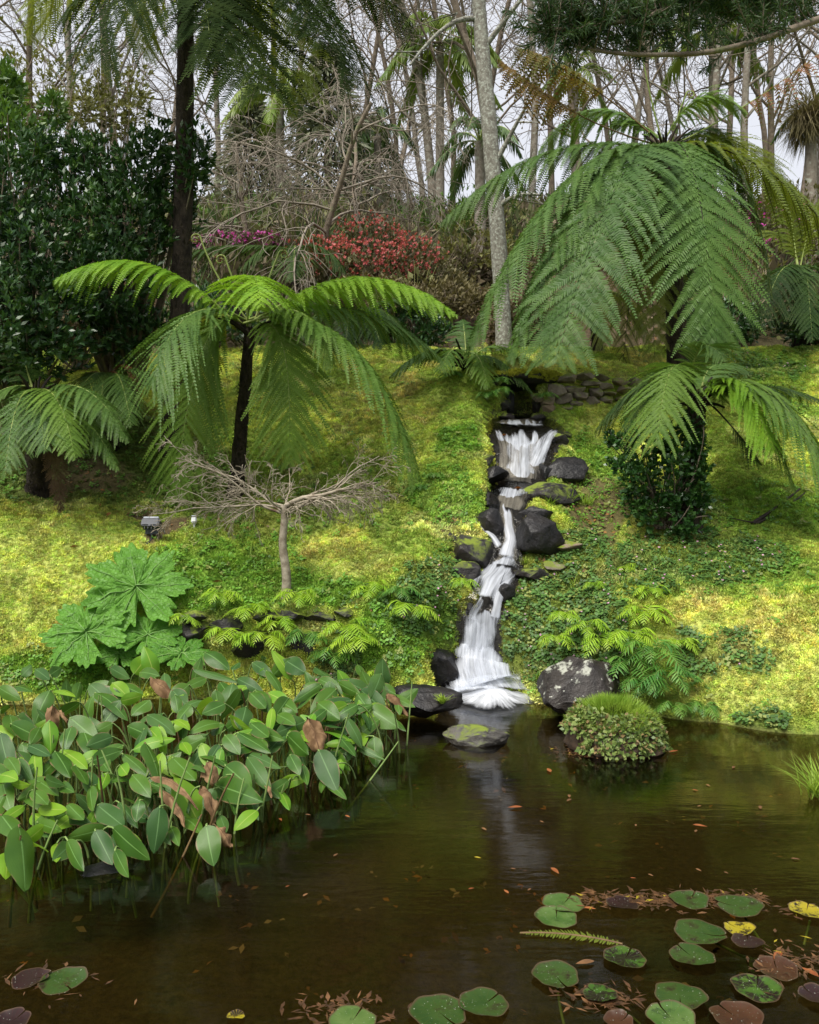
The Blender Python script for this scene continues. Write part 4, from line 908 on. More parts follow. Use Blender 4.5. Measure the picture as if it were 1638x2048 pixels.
tree_fern('dark low tree fern behind the purple azalea at the left', (590, 505, 16.4), (592, 16.5), .10, .09, [
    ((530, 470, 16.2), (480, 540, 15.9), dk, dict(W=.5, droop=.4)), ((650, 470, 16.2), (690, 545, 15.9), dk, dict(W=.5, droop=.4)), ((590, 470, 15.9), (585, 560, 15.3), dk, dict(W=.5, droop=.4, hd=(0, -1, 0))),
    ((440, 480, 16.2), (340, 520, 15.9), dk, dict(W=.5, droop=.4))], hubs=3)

# ------------------------------------------------------------------ shrubs, azaleas
def E(px, py, D, rx, ry, rz=None):
    s = D / F; return (P(px, py, D), np.array([rx * s, (rz or (rx + ry) * .45) * s, ry * s]))
def shrub(name, label, cat, foot, blobs, n, L, mat, seed, Wd=.42, group=None, barkm='bark_brown', flowers=None, upb=.5, per=7, stems=26, r0=.03, shell=.5, spread=.9):
    root = thing(name, label, cat, foot, group)
    (v, f), tips = leafcloud(blobs, n, L, Wd, seed, shell, upb, per, spread); part('foliage', root, v, f, M[mat])
    sel = tips[np.random.default_rng(seed).choice(len(tips), min(stems, len(tips)), replace=False)]
    v, f = tubes(twig_lines(foot, sel, r0, .005, .12, 7, seed), 5); part('stems', root, v, f, M[barkm], smooth=True)
    if flowers:
        fm, fn, fl, fblobs = flowers; (v, f), _ = leafcloud(fblobs, fn, fl, .75, seed + 5, .8, .8, 5, 1.4); part('blossom', root, v, f, M[fm])
    return root
shrub('evergreen_shrub', 'tall glossy dark green shrub rising at the left edge', 'shrub', gat(20, 11.6), [E(20, 390, 10.6, 110, 120), E(60, 500, 10.3, 140, 120), E(-20, 620, 10.0, 180, 120), E(75, 300, 10.9, 50, 60), E(110, 620, 10.4, 105, 110), E(-60, 450, 10.4, 140, 190), E(20, 720, 10.6, 150, 70)],
      2600, .108, 'shrub_dark', 41, .40, stems=60, r0=.05, shell=.45, upb=.9)
shrub('evergreen_shrub', 'dark green leafy shrub wrapped round the tall fern trunk', 'shrub', gat(250, 12.2), [E(280, 350, 11.2, 85, 85), E(385, 320, 11.0, 50, 66), E(190, 330, 11.2, 55, 70), E(150, 300, 11.3, 36, 50), E(320, 290, 11.1, 36, 56), E(250, 450, 11.0, 110, 100), E(340, 420, 11.3, 65, 80), E(170, 420, 11.2, 90, 110), E(215, 560, 10.9, 120, 90), E(250, 660, 11.3, 90, 60)],
      2300, .108, 'shrub_dark', 42, .40, stems=70, r0=.05, shell=.4, upb=.9)
shrub('evergreen_shrub', 'lighter green shrub top with young leaves at the upper left', 'shrub', gat(-30, 12.8), [E(30, 270, 11.3, 70, 66), E(-30, 190, 11.6, 80, 80), E(85, 320, 11.2, 45, 50), E(10, 170, 11.9, 40, 50), E(110, 220, 11.8, 30, 40)],
      620, .13, 'shrub_mid', 43, .40, stems=40, r0=.05)
iv = shrub('ivy_bush', 'dark glossy ivy bush round the base of the lower right fern', 'bush', gat(1330, 9.35), [E(1285, 950, 9.2, 52, 48), E(1330, 890, 9.35, 46, 40), E(1345, 1000, 9.1, 46, 44), E(1262, 880, 9.5, 30, 36), E(1392, 950, 9.2, 30, 56), E(1240, 925, 9.45, 30, 26), E(1300, 1030, 9.15, 36, 40), E(1352, 930, 9.0, 36, 50), E(1268, 1000, 9.3, 30, 40), E(1225, 880, 9.7, 22, 22), E(1370, 1050, 9.1, 40, 30), E(1310, 850, 9.5, 34, 26), E(1395, 890, 9.25, 26, 44), E(1375, 850, 9.3, 30, 30), E(1405, 1000, 9.15, 24, 40)],
      1000, .066, 'ivy', 44, .66, stems=60, r0=.012, shell=.15)
shrub('azalea_bush', 'red flowering azalea bush in front of the bare trees', 'bush', gat(740, 18.4), [E(640, 525, 17.6, 70, 45), E(740, 500, 18, 85, 55), E(830, 530, 17.6, 75, 45), E(880, 560, 17.4, 70, 40), E(740, 560, 17.3, 160, 50)],
      1500, .10, 'azalea_leaf', 45, .42, flowers=('red_flower', 1250, .055, [E(650, 510, 17.4, 66, 42), E(740, 488, 17.8, 84, 54), E(825, 512, 17.4, 70, 40), E(720, 525, 17.1, 120, 38)]), stems=50, shell=.4)
shrub('azalea_bush', 'magenta flowering azalea bush left of the red one', 'bush', gat(480, 19), [E(440, 495, 18.5, 60, 26), E(520, 488, 18.5, 60, 26), E(580, 500, 18.7, 40, 24)], 420, .10, 'azalea_leaf', 46, .42,
      flowers=('pink_flower', 200, .07, [E(445, 488, 18.3, 55, 22), E(520, 482, 18.3, 50, 20)]), stems=20)
shrub('azalea_bush', 'brownish bush with a few magenta flowers at the right edge', 'bush', gat(1560, 18), [E(1530, 450, 17.6, 80, 60), E(1610, 440, 17.8, 80, 70), E(1660, 480, 17.3, 80, 60)], 800, .11, 'azalea_leaf', 47, .42,
      flowers=('pink_flower', 40, .08, [E(1545, 440, 17.3, 60, 50)]), stems=40)
US = 'low undergrowth bushes on the wooded slope'
for i, (a, b, d, rx, ry, mt, lb) in enumerate([
        (950, 500, 19, 110, 65, 'shrub_olive', 'brownish olive bush between the red azalea and the lichened trunk'), (900, 590, 16.5, 90, 45, 'shrub_brown', 'dry brown bush under the right half of the red azalea'),
        (1120, 520, 20, 110, 70, 'shrub_brown', 'brown bush behind the tallest fern, left side'), (430, 450, 23, 90, 50, 'shrub_mid', 'green bush far behind the magenta azalea'),
        (620, 440, 25, 110, 60, 'shrub_olive', 'olive bush under the grey weeping tree'), (880, 440, 25, 90, 60, 'shrub_mid', 'green bush behind the red azalea, right side'), (760, 590, 15.8, 120, 40, 'shrub_brown', 'dry stemmed bush under the left half of the red azalea'),
        (1490, 560, 17, 80, 60, 'shrub_olive', 'olive bush left of the far right fern'), (1380, 430, 24, 120, 80, 'shrub_brown', 'brown thicket behind the crown of the tallest fern'), (160, 640, 13.4, 110, 60, 'shrub_brown', 'dim brown bush under the dark shrub'),
        (1040, 640, 15.4, 80, 50, 'shrub_brown', 'twiggy brown bush at the foot of the lichened trunk'), (80, 170, 17, 130, 120, 'shrub_olive', 'yellow brown climber over trees at the upper left'), (230, 200, 18, 80, 100, 'shrub_olive', 'yellow brown tree foliage left of the tall fern trunk'),
        (1660, 640, 14.6, 90, 60, 'shrub_dark', 'dark green bush in the far right corner under the fern'), (820, 650, 15.0, 80, 45, 'shrub_dark', 'dark broad leaved bush in shade right of the lime fern'), (420, 620, 14.8, 110, 60, 'shrub_dark', 'dark low bush in shade left of the lime fern'), (1440, 640, 15.3, 90, 45, 'shrub_dark', 'dark low bush in shade under the tallest fern'),
        (760, 440, 30, 100, 50, 'shrub_mid', 'green shrub beyond the bare weeping tree at its right'), (1220, 440, 30, 140, 60, 'shrub_olive', 'olive shrub line beyond the tallest fern'), (300, 420, 26, 140, 80, 'shrub_olive', 'olive bush behind the dark shrub')]):
    shrub('bush', lb, 'bush', gat(a, d), [E(a, b, d, rx, ry), E(a - rx * .5, b + ry * .3, d - .3, rx * .6, ry * .7), E(a + rx * .5, b + ry * .35, d - .3, rx * .6, ry * .65)], 420, .055 + d * .0042, mt, 60 + i, .4, US, stems=40, r0=.022, shell=.3, per=6)

# ------------------------------------------------------------------ bare trees
SPEC_T = [dict(k=16, wob=.055, trop=.02, tap=.35, n=17, **{'from': .18}), dict(k=9, wob=.19, trop=.05, tap=.3, n=7, **{'from': .12}), dict(k=7, wob=.25, trop=.03, tap=.35, n=6, **{'from': .1}), dict(k=5, wob=.28, trop=.0, tap=.4, n=0, **{'from': 0})]
for a, (lr, rr, ang) in zip(SPEC_T, [(.30, .46, .7), (.55, .5, .8), (.5, .55, .8), (0, 0, 0)]): a.update(lr=lr, rr=rr, ang=ang)
PROTO = []
for k in range(7):
    r = np.random.default_rng(300 + k)
    sg = grow((0, 0, -.5), (r.normal(0, .05), r.normal(0, .05), 1), 19 + 2 * r.random(), .135, SPEC_T, r); PROTO.append(sg)
TREES = [  # px at base, D, scale, trunk width factor, proto, label
    (245, 26, 1.0, .9, 0, 'bare grey tree left of the tall fern trunk, the thicker of that pair'), (320, 30, 1.0, .8, 1, 'slim bare tree just left of the tall fern trunk'),
    (150, 28, 1.0, .9, 2, 'bare tree behind the yellow brown climber at the upper left'), (60, 32, 1.1, 1.0, 3, 'bare tree at the far left behind the lighter shrub top'),
    (430, 34, 1.1, .9, 4, 'bare tree right of the tall fern trunk, far back'), (540, 33, 1.1, .9, 5, 'bare tree behind the dark conifer at its left side'),
    (800, 34, 1.1, .8, 6, 'slim bare tree in the bright gap left of the palm'), (872, 26, 1.05, 1.15, 0, 'bare tree with a pale straight trunk above the red azalea'),
    (905, 31, 1.1, .8, 1, 'thin bare tree right of the pale straight trunk'), (845, 42, 1.2, 1.0, 2, 'far bare tree in the bright gap, behind the palm'),
    (1010, 24, 1.0, 1.1, 3, 'bare tree with forked stem right behind the lichened trunk'), (1060, 29, 1.1, 1.0, 4, 'bare tree between the lichened trunk and the tallest fern'),
    (1110, 36, 1.2, .9, 5, 'distant bare tree above the left fronds of the tallest fern'), (1180, 30, 1.1, .9, 6, 'bare tree above the dying frond of the tallest fern'),
    (1250, 38, 1.2, 1.0, 0, 'distant bare tree behind the croziers of the tallest fern'), (1330, 30, 1.1, .9, 1, 'bare tree straight behind the crown of the tallest fern'),
    (1415, 27, 1.05, 1.0, 2, 'bare tree right of the tallest fern crown'), (1455, 33, 1.15, .9, 3, 'bare tree behind the pine bough at the right'),
    (1500, 24, 1.0, .9, 4, 'crooked bare tree above the right fronds of the tallest fern'), (1545, 30, 1.1, .9, 5, 'bare tree left of the brown fibrous palm skirt'),
    (1590, 25, 1.0, 1.1, 6, 'bare tree beside the brown fibrous palm skirt'), (1640, 32, 1.1, .9, 0, 'bare tree at the right edge behind the pine bough'),
    (700, 38, 1.2, .9, 1, 'distant bare tree behind the grey weeping tree'), (600, 42, 1.3, 1.0, 2, 'distant bare tree between the two dark conifers'), (960, 40, 1.2, 1.0, 3, 'distant bare tree behind the lichened trunk'),
    (370, 44, 1.3, 1.0, 4, 'distant bare tree behind the tall fern trunk'), (200, 40, 1.2, 1.0, 5, 'distant bare tree above the dark shrub'), (1220, 48, 1.4, 1.0, 6, 'farthest bare tree above the middle of the tallest fern'),
    (1380, 46, 1.3, 1.0, 0, 'farthest bare tree above the crown of the tallest fern'), (1520, 45, 1.3, 1.0, 1, 'farthest bare tree at the right under the pine bough'), (780, 50, 1.4, 1.0, 3, 'farthest bare tree in the bright gap'),
    (1700, 28, 1.0, 1.0, 2, 'bare tree just beyond the right edge'), (-40, 27, 1.0, 1.0, 6, 'bare tree just beyond the left edge')]
protos = {}
for i, (px, D, sc_, wf, k, lb) in enumerate(TREES):
    ft = gat(px, D)
    if k not in protos:
        root = thing('bare_tree', lb, 'tree', ft, 'bare trees on the wooded hillside')
        mat = [M['bark_pale'], M['bark_brown'], M['bark_pale'], M['bark_brown'], M['bark_pale'], M['bark_brown'], M['bark_brown']][k]
        tree_parts(root, PROTO[k], mat, mat, minr=.0085, off=ft, sides=(9, 5, 3, 3))
        for c in root.children: c.location = (0, 0, 0); c.data.transform(__import__('mathutils').Matrix.Translation(-Vector(ft)))
        protos[k] = root
    else:
        root = protos[k].copy(); COL.objects.link(root); root.location = ft.tolist(); root['label'] = lb
        for c in protos[k].children:
            cc = c.copy(); COL.objects.link(cc); cc.parent = root
    root.rotation_euler = (0, 0, i * 2.4); root.scale = (sc_ * wf, sc_ * wf, sc_)
# the lichened trunk in the middle distance
ft = gat(1010, 14.6); r = np.random.default_rng(11)
root = thing('lichened_tree', 'tree with a straight grey lichen spotted trunk rising behind the culvert', 'tree', ft)
k = 24; s = np.linspace(0, 1, k); tp = np.array([[P(1010, 700, 14.6), P(1004, 600, 14.6), P(995, 460, 14.6), P(985, 330, 14.6), P(972, 180, 14.6), P(960, 40, 14.6), P(950, -120, 14.6), P(940, -400, 14.6)]])[0]; tp[0, 2] = ft[2] - .2
pts = polyl(tp, s); rad = np.interp(s, [0, .08, .5, 1], [.19, .145, .145, .11]); v, f = tubes([(pts, rad)], 16); v += rng.normal(0, .004, v.shape)
part('trunk', root, v, f, M['bark_lichen'], smooth=True)
ls = []
for (sx, sy, ex, ey, bx, by) in [(958, 40, 820, 130, 900, 20), (985, 340, 1060, 200, 1030, 250), (965, 100, 1090, -60, 1040, 0), (955, 0, 860, -120, 900, -60), (990, 420, 1080, 390, 1030, 380)]:
    b = bez(P(sx, sy, 14.6), P(bx, by, 14.4), P(ex, ey, 14.0), np.linspace(0, 1, 9)); ls.append((b, np.linspace(.055, .02, 9)))
    for j in range(5):
        q = b[3 + j]; ls.append((np.array([q, q + r.normal(0, .3, 3), q + r.normal(0, .5, 3) + [0, 0, .4]]), np.array([.018, .012, .006])))
v, f = tubes(ls[::6], 7); v2, f2 = tubes([l for i, l in enumerate(ls) if i % 6], 4); v, f = merge((v, f), (v2, f2)); part('branches', root, v, f, M['bark_lichen'], smooth=True)
# the grey weeping bare tree behind the magenta azalea
SPEC_W = [dict(k=9, wob=.10, trop=.02, tap=.5, n=11, lr=.95, rr=.5, ang=1.05, **{'from': .3}), dict(k=12, wob=.13, trop=-.09, tap=.25, n=9, lr=.5, rr=.5, ang=.75, **{'from': .12}),
          dict(k=9, wob=.16, trop=-.12, tap=.35, n=7, lr=.55, rr=.6, ang=.7, **{'from': .1}), dict(k=6, wob=.18, trop=-.12, tap=.4, n=0, lr=0, rr=0, ang=0, **{'from': 0})]
for i, (px, D, L, sd, lb) in enumerate([(630, 17.8, 4.3, 3, 'grey weeping bare tree with tangled drooping twigs behind the azaleas'), (530, 18.6, 3.3, 8, 'second grey twiggy bare tree at the left behind the magenta azalea'), (745, 19.5, 3.6, 15, 'third grey twiggy bare tree behind the red azalea')]):
    r = np.random.default_rng(sd); ft = gat(px, D); root = thing('weeping_tree', lb, 'tree', ft)
    tree_parts(root, grow(ft - [0, 0, .1], (.12 if not i else -.05, 0, 1), L, .082, SPEC_W, r), M['bark_brown'], M['bark_twig'], minr=.0058, sides=(9, 5, 4, 3))
# ------------------------------------------------------------------ palms and conifers
def palm(label, px, D, cy, L, n, mat, seed, W=.55, up=(-.5, 1.1), tr=.13):
    r = np.random.default_rng(seed); ft = gat(px, D); C = P(px, cy, D); root = thing('palm_tree', label, 'palm', ft)
    s = np.linspace(0, 1, 14); v, f = tubes([(ft + (C - ft) * s[:, None], np.linspace(tr * 1.25, tr, 14))], 10); part('trunk', root, v, f, M['bark_pale'], smooth=True)
    for k in range(n):
        a = k * 2.4 + r.normal(0, .2); e = up[0] + (up[1] - up[0]) * (k / n) + r.normal(0, .1); d = np.array([math.cos(a), math.sin(a), 0])
        c = C + d * L * .5 * math.cos(e) + np.array([0, 0, L * (.25 + .6 * math.sin(e))]); t = C + d * L * (.85 * math.cos(e) + .12) + np.array([0, 0, L * (-.55 + .75 * math.sin(e))])
        add_frond(root, C, c, t, W * L / 2.4, mat, 'rib_green', rr=.03, n=30, simple=True, droop=.75, start=.2, plen=1.0, r=r)
palm('tall palm with yellow green drooping fronds above the bright gap', 880, 26, 95, 2.3, 15, 'palm_leaf', 1)
palm('darker palm half hidden behind the lichened trunk', 960, 21, 285, 1.5, 13, 'palm_dark', 2)
palm('dim palm right of the grey weeping tree', 755, 28, 270, 1.9, 12, 'palm_dark', 3)
palm('pale palm crown behind the pine bough at upper right', 1425, 30, 60, 2.6, 13, 'palm_leaf', 4)
palm('palm with green fronds behind the dying frond tips', 1150, 31, 150, 1.7, 11, 'palm_leaf', 5)
palm('yellowish palm behind the hanging frond tips of the very tall fern', 560, 27, 200, 2.2, 14, 'palm_leaf', 6)
palm('palm with a skirt of brown fibres at the right edge', 1622, 20, 215, 1.0, 4, 'palm_dark', 7)
sk = bpy.data.objects[[o.name for o in bpy.data.objects if o.get('label', '').startswith('palm with a skirt')][0]]
c0 = P(1612, 235, 20); n = 1800; a = rng.uniform(0, 2 * PI, n); d = np.stack([np.cos(a), np.sin(a), rng.uniform(-2.5, .6, n)], 1)
v, f = blades(c0 + rng.normal(0, .15, (n, 3)) + [0, 0, .1], d + rng.normal(0, .25, (n, 3)), np.cross(d, [0, 0, 1.]), rng.uniform(.4, 1.15, n), .018); o = part('fibre_skirt', sk, v, f, M['shrub_brown']); o['kind'] = 'stuff'
def conifer(label, px, D, top_py, R, n, mat, seed):
    r = np.random.default_rng(seed); ft = gat(px, D); C = P(px, top_py, D); hgt = C[2] - ft[2]; root = thing('conifer_tree', label, 'tree', ft)
    v, f = tubes([(ft + (C - ft) * np.linspace(0, 1, 8)[:, None], np.linspace(.16, .02, 8))], 8); part('trunk', root, v, f, M['bark_brown'], smooth=True)
    q = r.uniform(.05, 1, n) ** .8; a = r.uniform(0, 2 * PI, n); rad = R * (1.03 - q) ** .7 * r.uniform(.35, 1, n) * (1 + .3 * np.sin(q * 60))
    p = ft + np.stack([np.cos(a) * rad, np.sin(a) * rad, q * hgt - rad * .35], 1); d = np.stack([np.cos(a), np.sin(a), -.5 + 0 * a], 1) + r.normal(0, .4, (n, 3))
    v, f = blades(p, d, r.normal(0, 1, (n, 3)), r.uniform(.25, .55, n), .09); part('foliage', root, v, f, M[mat])
    ls = []
    for j in range(60):
        qq = r.uniform(.1, .95); aa = r.uniform(0, 6.3); L = R * (1.03 - qq) ** .7 * .8; b = ft + [0, 0, qq * hgt]; ls.append((np.array([b, b + np.array([math.cos(aa), math.sin(aa), -.1]) * L * .5, b + np.array([math.cos(aa), math.sin(aa), -.35]) * L]), np.array([.035, .025, .01])))
    v, f = tubes(ls, 3); part('branches', root, v, f, M['bark_brown'])
conifer('feathery dark conifer behind the grey weeping tree', 655, 27, 90, 2.1, 4200, 'conifer', 1)
conifer('dark conifer left of the grey weeping tree', 500, 29, 190, 1.9, 3600, 'conifer', 2)
conifer('lower conifer at the right of the grey weeping tree', 735, 32, 230, 1.7, 2600, 'conifer', 3)
# pine bough reaching in from the upper right
ft = gat(2150, 8.0); root = thing('pine_tree', 'dark needled pine bough reaching in from the upper right corner', 'tree', ft)
s = np.linspace(0, 1, 12); v, f = tubes([(ft + (P(2150, -1000, 8.2) - ft) * s[:, None], np.linspace(.22, .13, 12))], 12); part('trunk', root, v, f, M['bark_brown'], smooth=True)
def bough(ctrl, r0, nsp, seed, spread, up):
    r = np.random.default_rng(seed); c = polyl(np.array([P(*q) for q in ctrl]), np.linspace(0, 1, 26)); lines = [(c, np.linspace(r0, .012, 26))]; P0, Dd, Sd, Ln = [], [], [], []
    for k in range(nsp):
        q = r.uniform(.18, 1) * 25; i = min(int(q), 24); b = c[i] + (c[i + 1] - c[i]) * (q - i); t = unit(c[i + 1] - c[i])
        d = unit(t * .5 + r.normal(0, spread, 3) + np.array([0, 0, up])); L = r.uniform(.22, .5); kk = 6; tw = b + d * L * np.linspace(0, 1, kk)[:, None] + np.array([0, 0, .10]) * (np.linspace(0, 1, kk) ** 2)[:, None]
        lines.append((tw, np.linspace(.008, .004, kk)))
        m = 80; u = r.uniform(.1, 1, m); p = np.stack([np.interp(u, np.linspace(0, 1, kk), tw[:, j]) for j in range(3)], 1); rd = unit(r.normal(0, 1, (m, 3)) + d * 1.0)
        P0.append(p); Dd.append(rd); Sd.append(r.normal(0, 1, (m, 3))); Ln.append(r.uniform(.06, .11, m))
    bo = link('bough', mesh_of('bough', *tubes(lines[:1], 7), M['bark_brown'], smooth=True), root); tv, tf = tubes(lines[1:], 4); part('twigs', bo, tv, tf, M['bark_brown'])
    v, f = blades(np.concatenate(P0), np.concatenate(Dd), np.concatenate(Sd), np.concatenate(Ln), .010, .1, .5); part('needles', bo, v, f, M['pine_leaf'])
bough([(2150, -150, 8.1), (1800, -10, 7.8), (1640, 38, 7.6), (1520, 80, 7.4), (1400, 106, 7.3), (1250, 108, 7.2), (1150, 92, 7.1)], .045, 60, 1, .45, .6)
bough([(2150, -220, 8.2), (1800, -120, 8.0), (1640, -30, 7.9), (1540, 20, 7.8), (1460, 20, 7.8), (1400, -10, 7.8)], .03, 150, 2, .5, .4)
bough([(2150, -300, 8.2), (1700, -160, 7.6), (1450, -40, 7.4), (1300, 30, 7.2), (1190, 50, 7.1), (1100, 60, 7.0)], .03, 200, 3, .5, .35)
bough([(2150, -300, 8.2), (1800, -180, 7.9), (1500, -80, 7.7), (1380, -20, 7.6), (1300, 60, 7.5)], .025, 160, 4, .5, .4)
# ------------------------------------------------------------------ the small bare maple on the bank
ft = G(571, 1194, .03); r = np.random.default_rng(21); root = thing('maple_tree', 'small bare weeping maple with a slim trunk and umbrella of pale twigs', 'tree', ft)
top = ft + np.array([-.02, 0, 1.02]); D0 = ft[1]
tp = polyl(np.array([ft, ft + [.012, 0, .25], ft + [-.03, 0, .6], ft + [-.012, 0, .85], top]), np.linspace(0, 1, 14)); v, f = tubes([(tp, np.linspace(.055, .034, 14))], 12); v += r.normal(0, .0015, v.shape); part('trunk', root, v, f, M['bark_maple'], smooth=True)
SPEC_M = [dict(k=11, wob=.12, trop=-.035, tap=.3, n=10, lr=.42, rr=.5, ang=.55, **{'from': .15}), dict(k=9, wob=.15, trop=-.05, tap=.4, n=4, lr=.5, rr=.6, ang=.6, **{'from': .1}), dict(k=7, wob=.18, trop=-.09, tap=.4, n=3, lr=.5, rr=.6, ang=.6, **{'from': .1}), dict(k=4, wob=.2, trop=-.05, tap=.5, n=0, lr=0, rr=0, ang=0, **{'from': 0})]
segs = []
for (ex, ey, dz, L, rd) in [(1, .05, .62, 1.15, .030), (.9, -.5, .40, 1.0, .014), (1, .4, .52, 1.3, .016), (-1, -.3, .20, 1.35, .018), (-.95, .4, .30, 1.3, .014), (-1, -.05, .12, 1.6, .016), (-.7, -.7, .22, 1.0, .012), (.4, -1, .3, .9, .012), (.1, 1, .4, .9, .012), (1, -.15, .70, 1.4, .016), (1, .1, .25, 1.25, .013), (-.9, .1, .42, 1.4, .014)]:
    grow(top + [.02 * r.normal(), .02 * r.normal(), -.14 * r.random()], (ex, ey, dz * .9), L * .88, rd, SPEC_M, r, 0, segs)
for nm, lo, hi, sd in (('limb', 0, 1, 6), ('branches', 1, 2, 4), ('twigs', 2, 4, 3)):
    sel = [(p, np.maximum(R, .0025)) for l, p, R in segs if lo <= l < hi]
    if nm == 'limb':
        for q in sel: part('limb', root, *tubes([q], sd), M['bark_maple'], smooth=True)
    else: part(nm, root, *tubes(sel, sd), M['bark_maple'])
# ------------------------------------------------------------------ small lime ferns along the edge and by the pond
def small_fern(label, px, py, size, mat, seed, nf=11, group=None, D=None, lean=(0, -.25), W=.3):
    r = np.random.default_rng(seed); ft = G(px, py) if D is None else P(px, py, D); root = thing('fern', label, 'fern', ft, group)
    for k in range(nf):
        a = k * 2.399 + r.uniform(0, .8); e = r.uniform(.55, 1.15); d = unit(np.array([math.cos(a), math.sin(a) * .8, 0]) + np.array([lean[0], lean[1] * 2.2, 0])); L = size * 1.15 * r.uniform(.7, 1.1)
        c = ft + d * L * .45 * math.cos(e) + [0, 0, L * .62 * math.sin(e) + .05]; t = ft + d * L * (.70 * math.cos(e) + .2) + [0, 0, L * (.62 * math.sin(e) - .42)]
        add_frond(root, ft, c, t, L * W, mat, 'rib_green', rr=.004, n=12, simple=True, droop=.22, start=.2, r=r, sweep=20, plen=.52, prof=(SX, SY))
GL = 'lime green ferns along the mossed edge'; GR = 'ferns on the bank right of the waterfall'
for i, (a, b, sz, mt, lb, D) in enumerate([
        (445, 1200, .30, 'small_fern', 'lime fern at the left end of the row above the edge stones', 8.4), (505, 1232, .34, 'small_fern', 'lime fern standing before the stones left of the maple', 8.3), (455, 1285, .40, 'small_fern', 'lime fern hanging low left of the row centre', 8.2), (530, 1290, .42, 'small_fern', 'bright lime fern below the maple, largest of the row', 8.15),
        (600, 1205, .36, 'small_fern', 'pale upright fern touching the maple trunk foot', 8.4), (615, 1290, .38, 'small_fern_deep', 'deeper green fern right below the maple', 8.15), (690, 1270, .38, 'small_fern', 'lime fern at the right half of the row', 8.15), (715, 1300, .40, 'small_fern', 'bright lime fern at the right end of the row by the broad leaves', 8.05),
        (745, 1190, .36, 'small_fern', 'lime fern up the bank left of the fall, upper one', 8.5), (800, 1195, .32, 'small_fern_deep', 'dark small fern up the bank nearer the fall', 8.4), (820, 1235, .40, 'small_fern', 'pale lime fern overhanging left of the lower fall', 8.2), (925, 1175, .22, 'small_fern', 'tiny fern beside the rapids, left side', 8.4),
        (370, 1250, .26, 'small_fern', 'tiny fern in the shade right of the big lobed leaves', 8.3), (755, 1355, .20, 'small_fern', 'tiny lime fern at the water right of the broad leaves', 7.9), (560, 1260, .34, 'small_fern', 'lime fern tucked under the maple foot stones', 8.25), (660, 1320, .34, 'small_fern_deep', 'shaded fern behind the broad leaves', 8.1)]):
    small_fern(lb, a, b, sz, mt, 700 + i, group=GL, D=D)
for i, (a, b, sz, mt, lb, D) in enumerate([
        (1125, 1245, .30, 'small_fern', 'lime fern nearest the lower fall on the right bank', 8.15), (1110, 1290, .26, 'small_fern', 'lower lime fern nearest the fall on the right bank', 8.0), (1175, 1265, .34, 'small_fern', 'lime fern in the middle of the right bank', 8.05), (1210, 1300, .42, 'small_fern', 'broad lime fern above the lichened boulder', 7.85), (1265, 1290, .40, 'small_fern', 'lime fern right of the one above the boulder', 7.85),
        (1300, 1195, .30, 'small_fern', 'upright lime fern at the corner of the yellow moss', 8.3), (1290, 1245, .40, 'small_fern', 'tall lime fern leaning on the yellow moss edge', 8.05), (1300, 1320, .46, 'small_fern_deep', 'big deep green fern right of the lichened boulder', 7.6), (1260, 1345, .44, 'small_fern_deep', 'deep green fern just behind the lichened boulder', 7.65), (1340, 1370, .42, 'small_fern_deep', 'dark fern hanging to the water right of the tussock', 7.4),
        (1290, 1385, .38, 'small_fern_deep', 'dark blue green fern behind the tussock', 7.45), (1360, 1300, .30, 'small_fern', 'small fern below the yellow moss cushion', 7.75), (1405, 1425, .26, 'small_fern_deep', 'small dark fern at the waterline under the yellow moss', 7.3), (1345, 1425, .26, 'small_fern_deep', 'small dark fern at the waterline right of the tussock', 7.3), (1250, 1145, .22, 'small_fern', 'tiny fern high in the leafy cover', 8.9), (1190, 1180, .2, 'small_fern', 'tiny pale fern in the pink flowered cover', 8.6)]):
    small_fern(lb, a, b, sz, mt, 740 + i, group=GR, D=D)
for i, (a, b, sz, lb, D) in enumerate([(1005, 790, .26, 'small fern left of the culvert mouth', 11.55), (975, 800, .28, 'small fern on the mossy stones left of the culvert', 11.5), (1090, 800, .26, 'small fern right of the culvert mouth', 11.55), (905, 760, .3, 'small fern on the bank beside the leaning tree fern', 12.0), (1000, 770, .26, 'small fern hanging off the culvert roof', 11.6), (840, 985, .26, 'small dark fern in the moss left of the top fall', 10.0), (870, 960, .24, 'small dark fern in the moss nearer the top fall', 10.1), (400, 700, .5, 'green fern in the dark under the left shrub', 13.9)]):
    small_fern(lb, a, b, sz, 'small_fern_deep', 780 + i, group='small ferns near the top of the cascade', D=D)
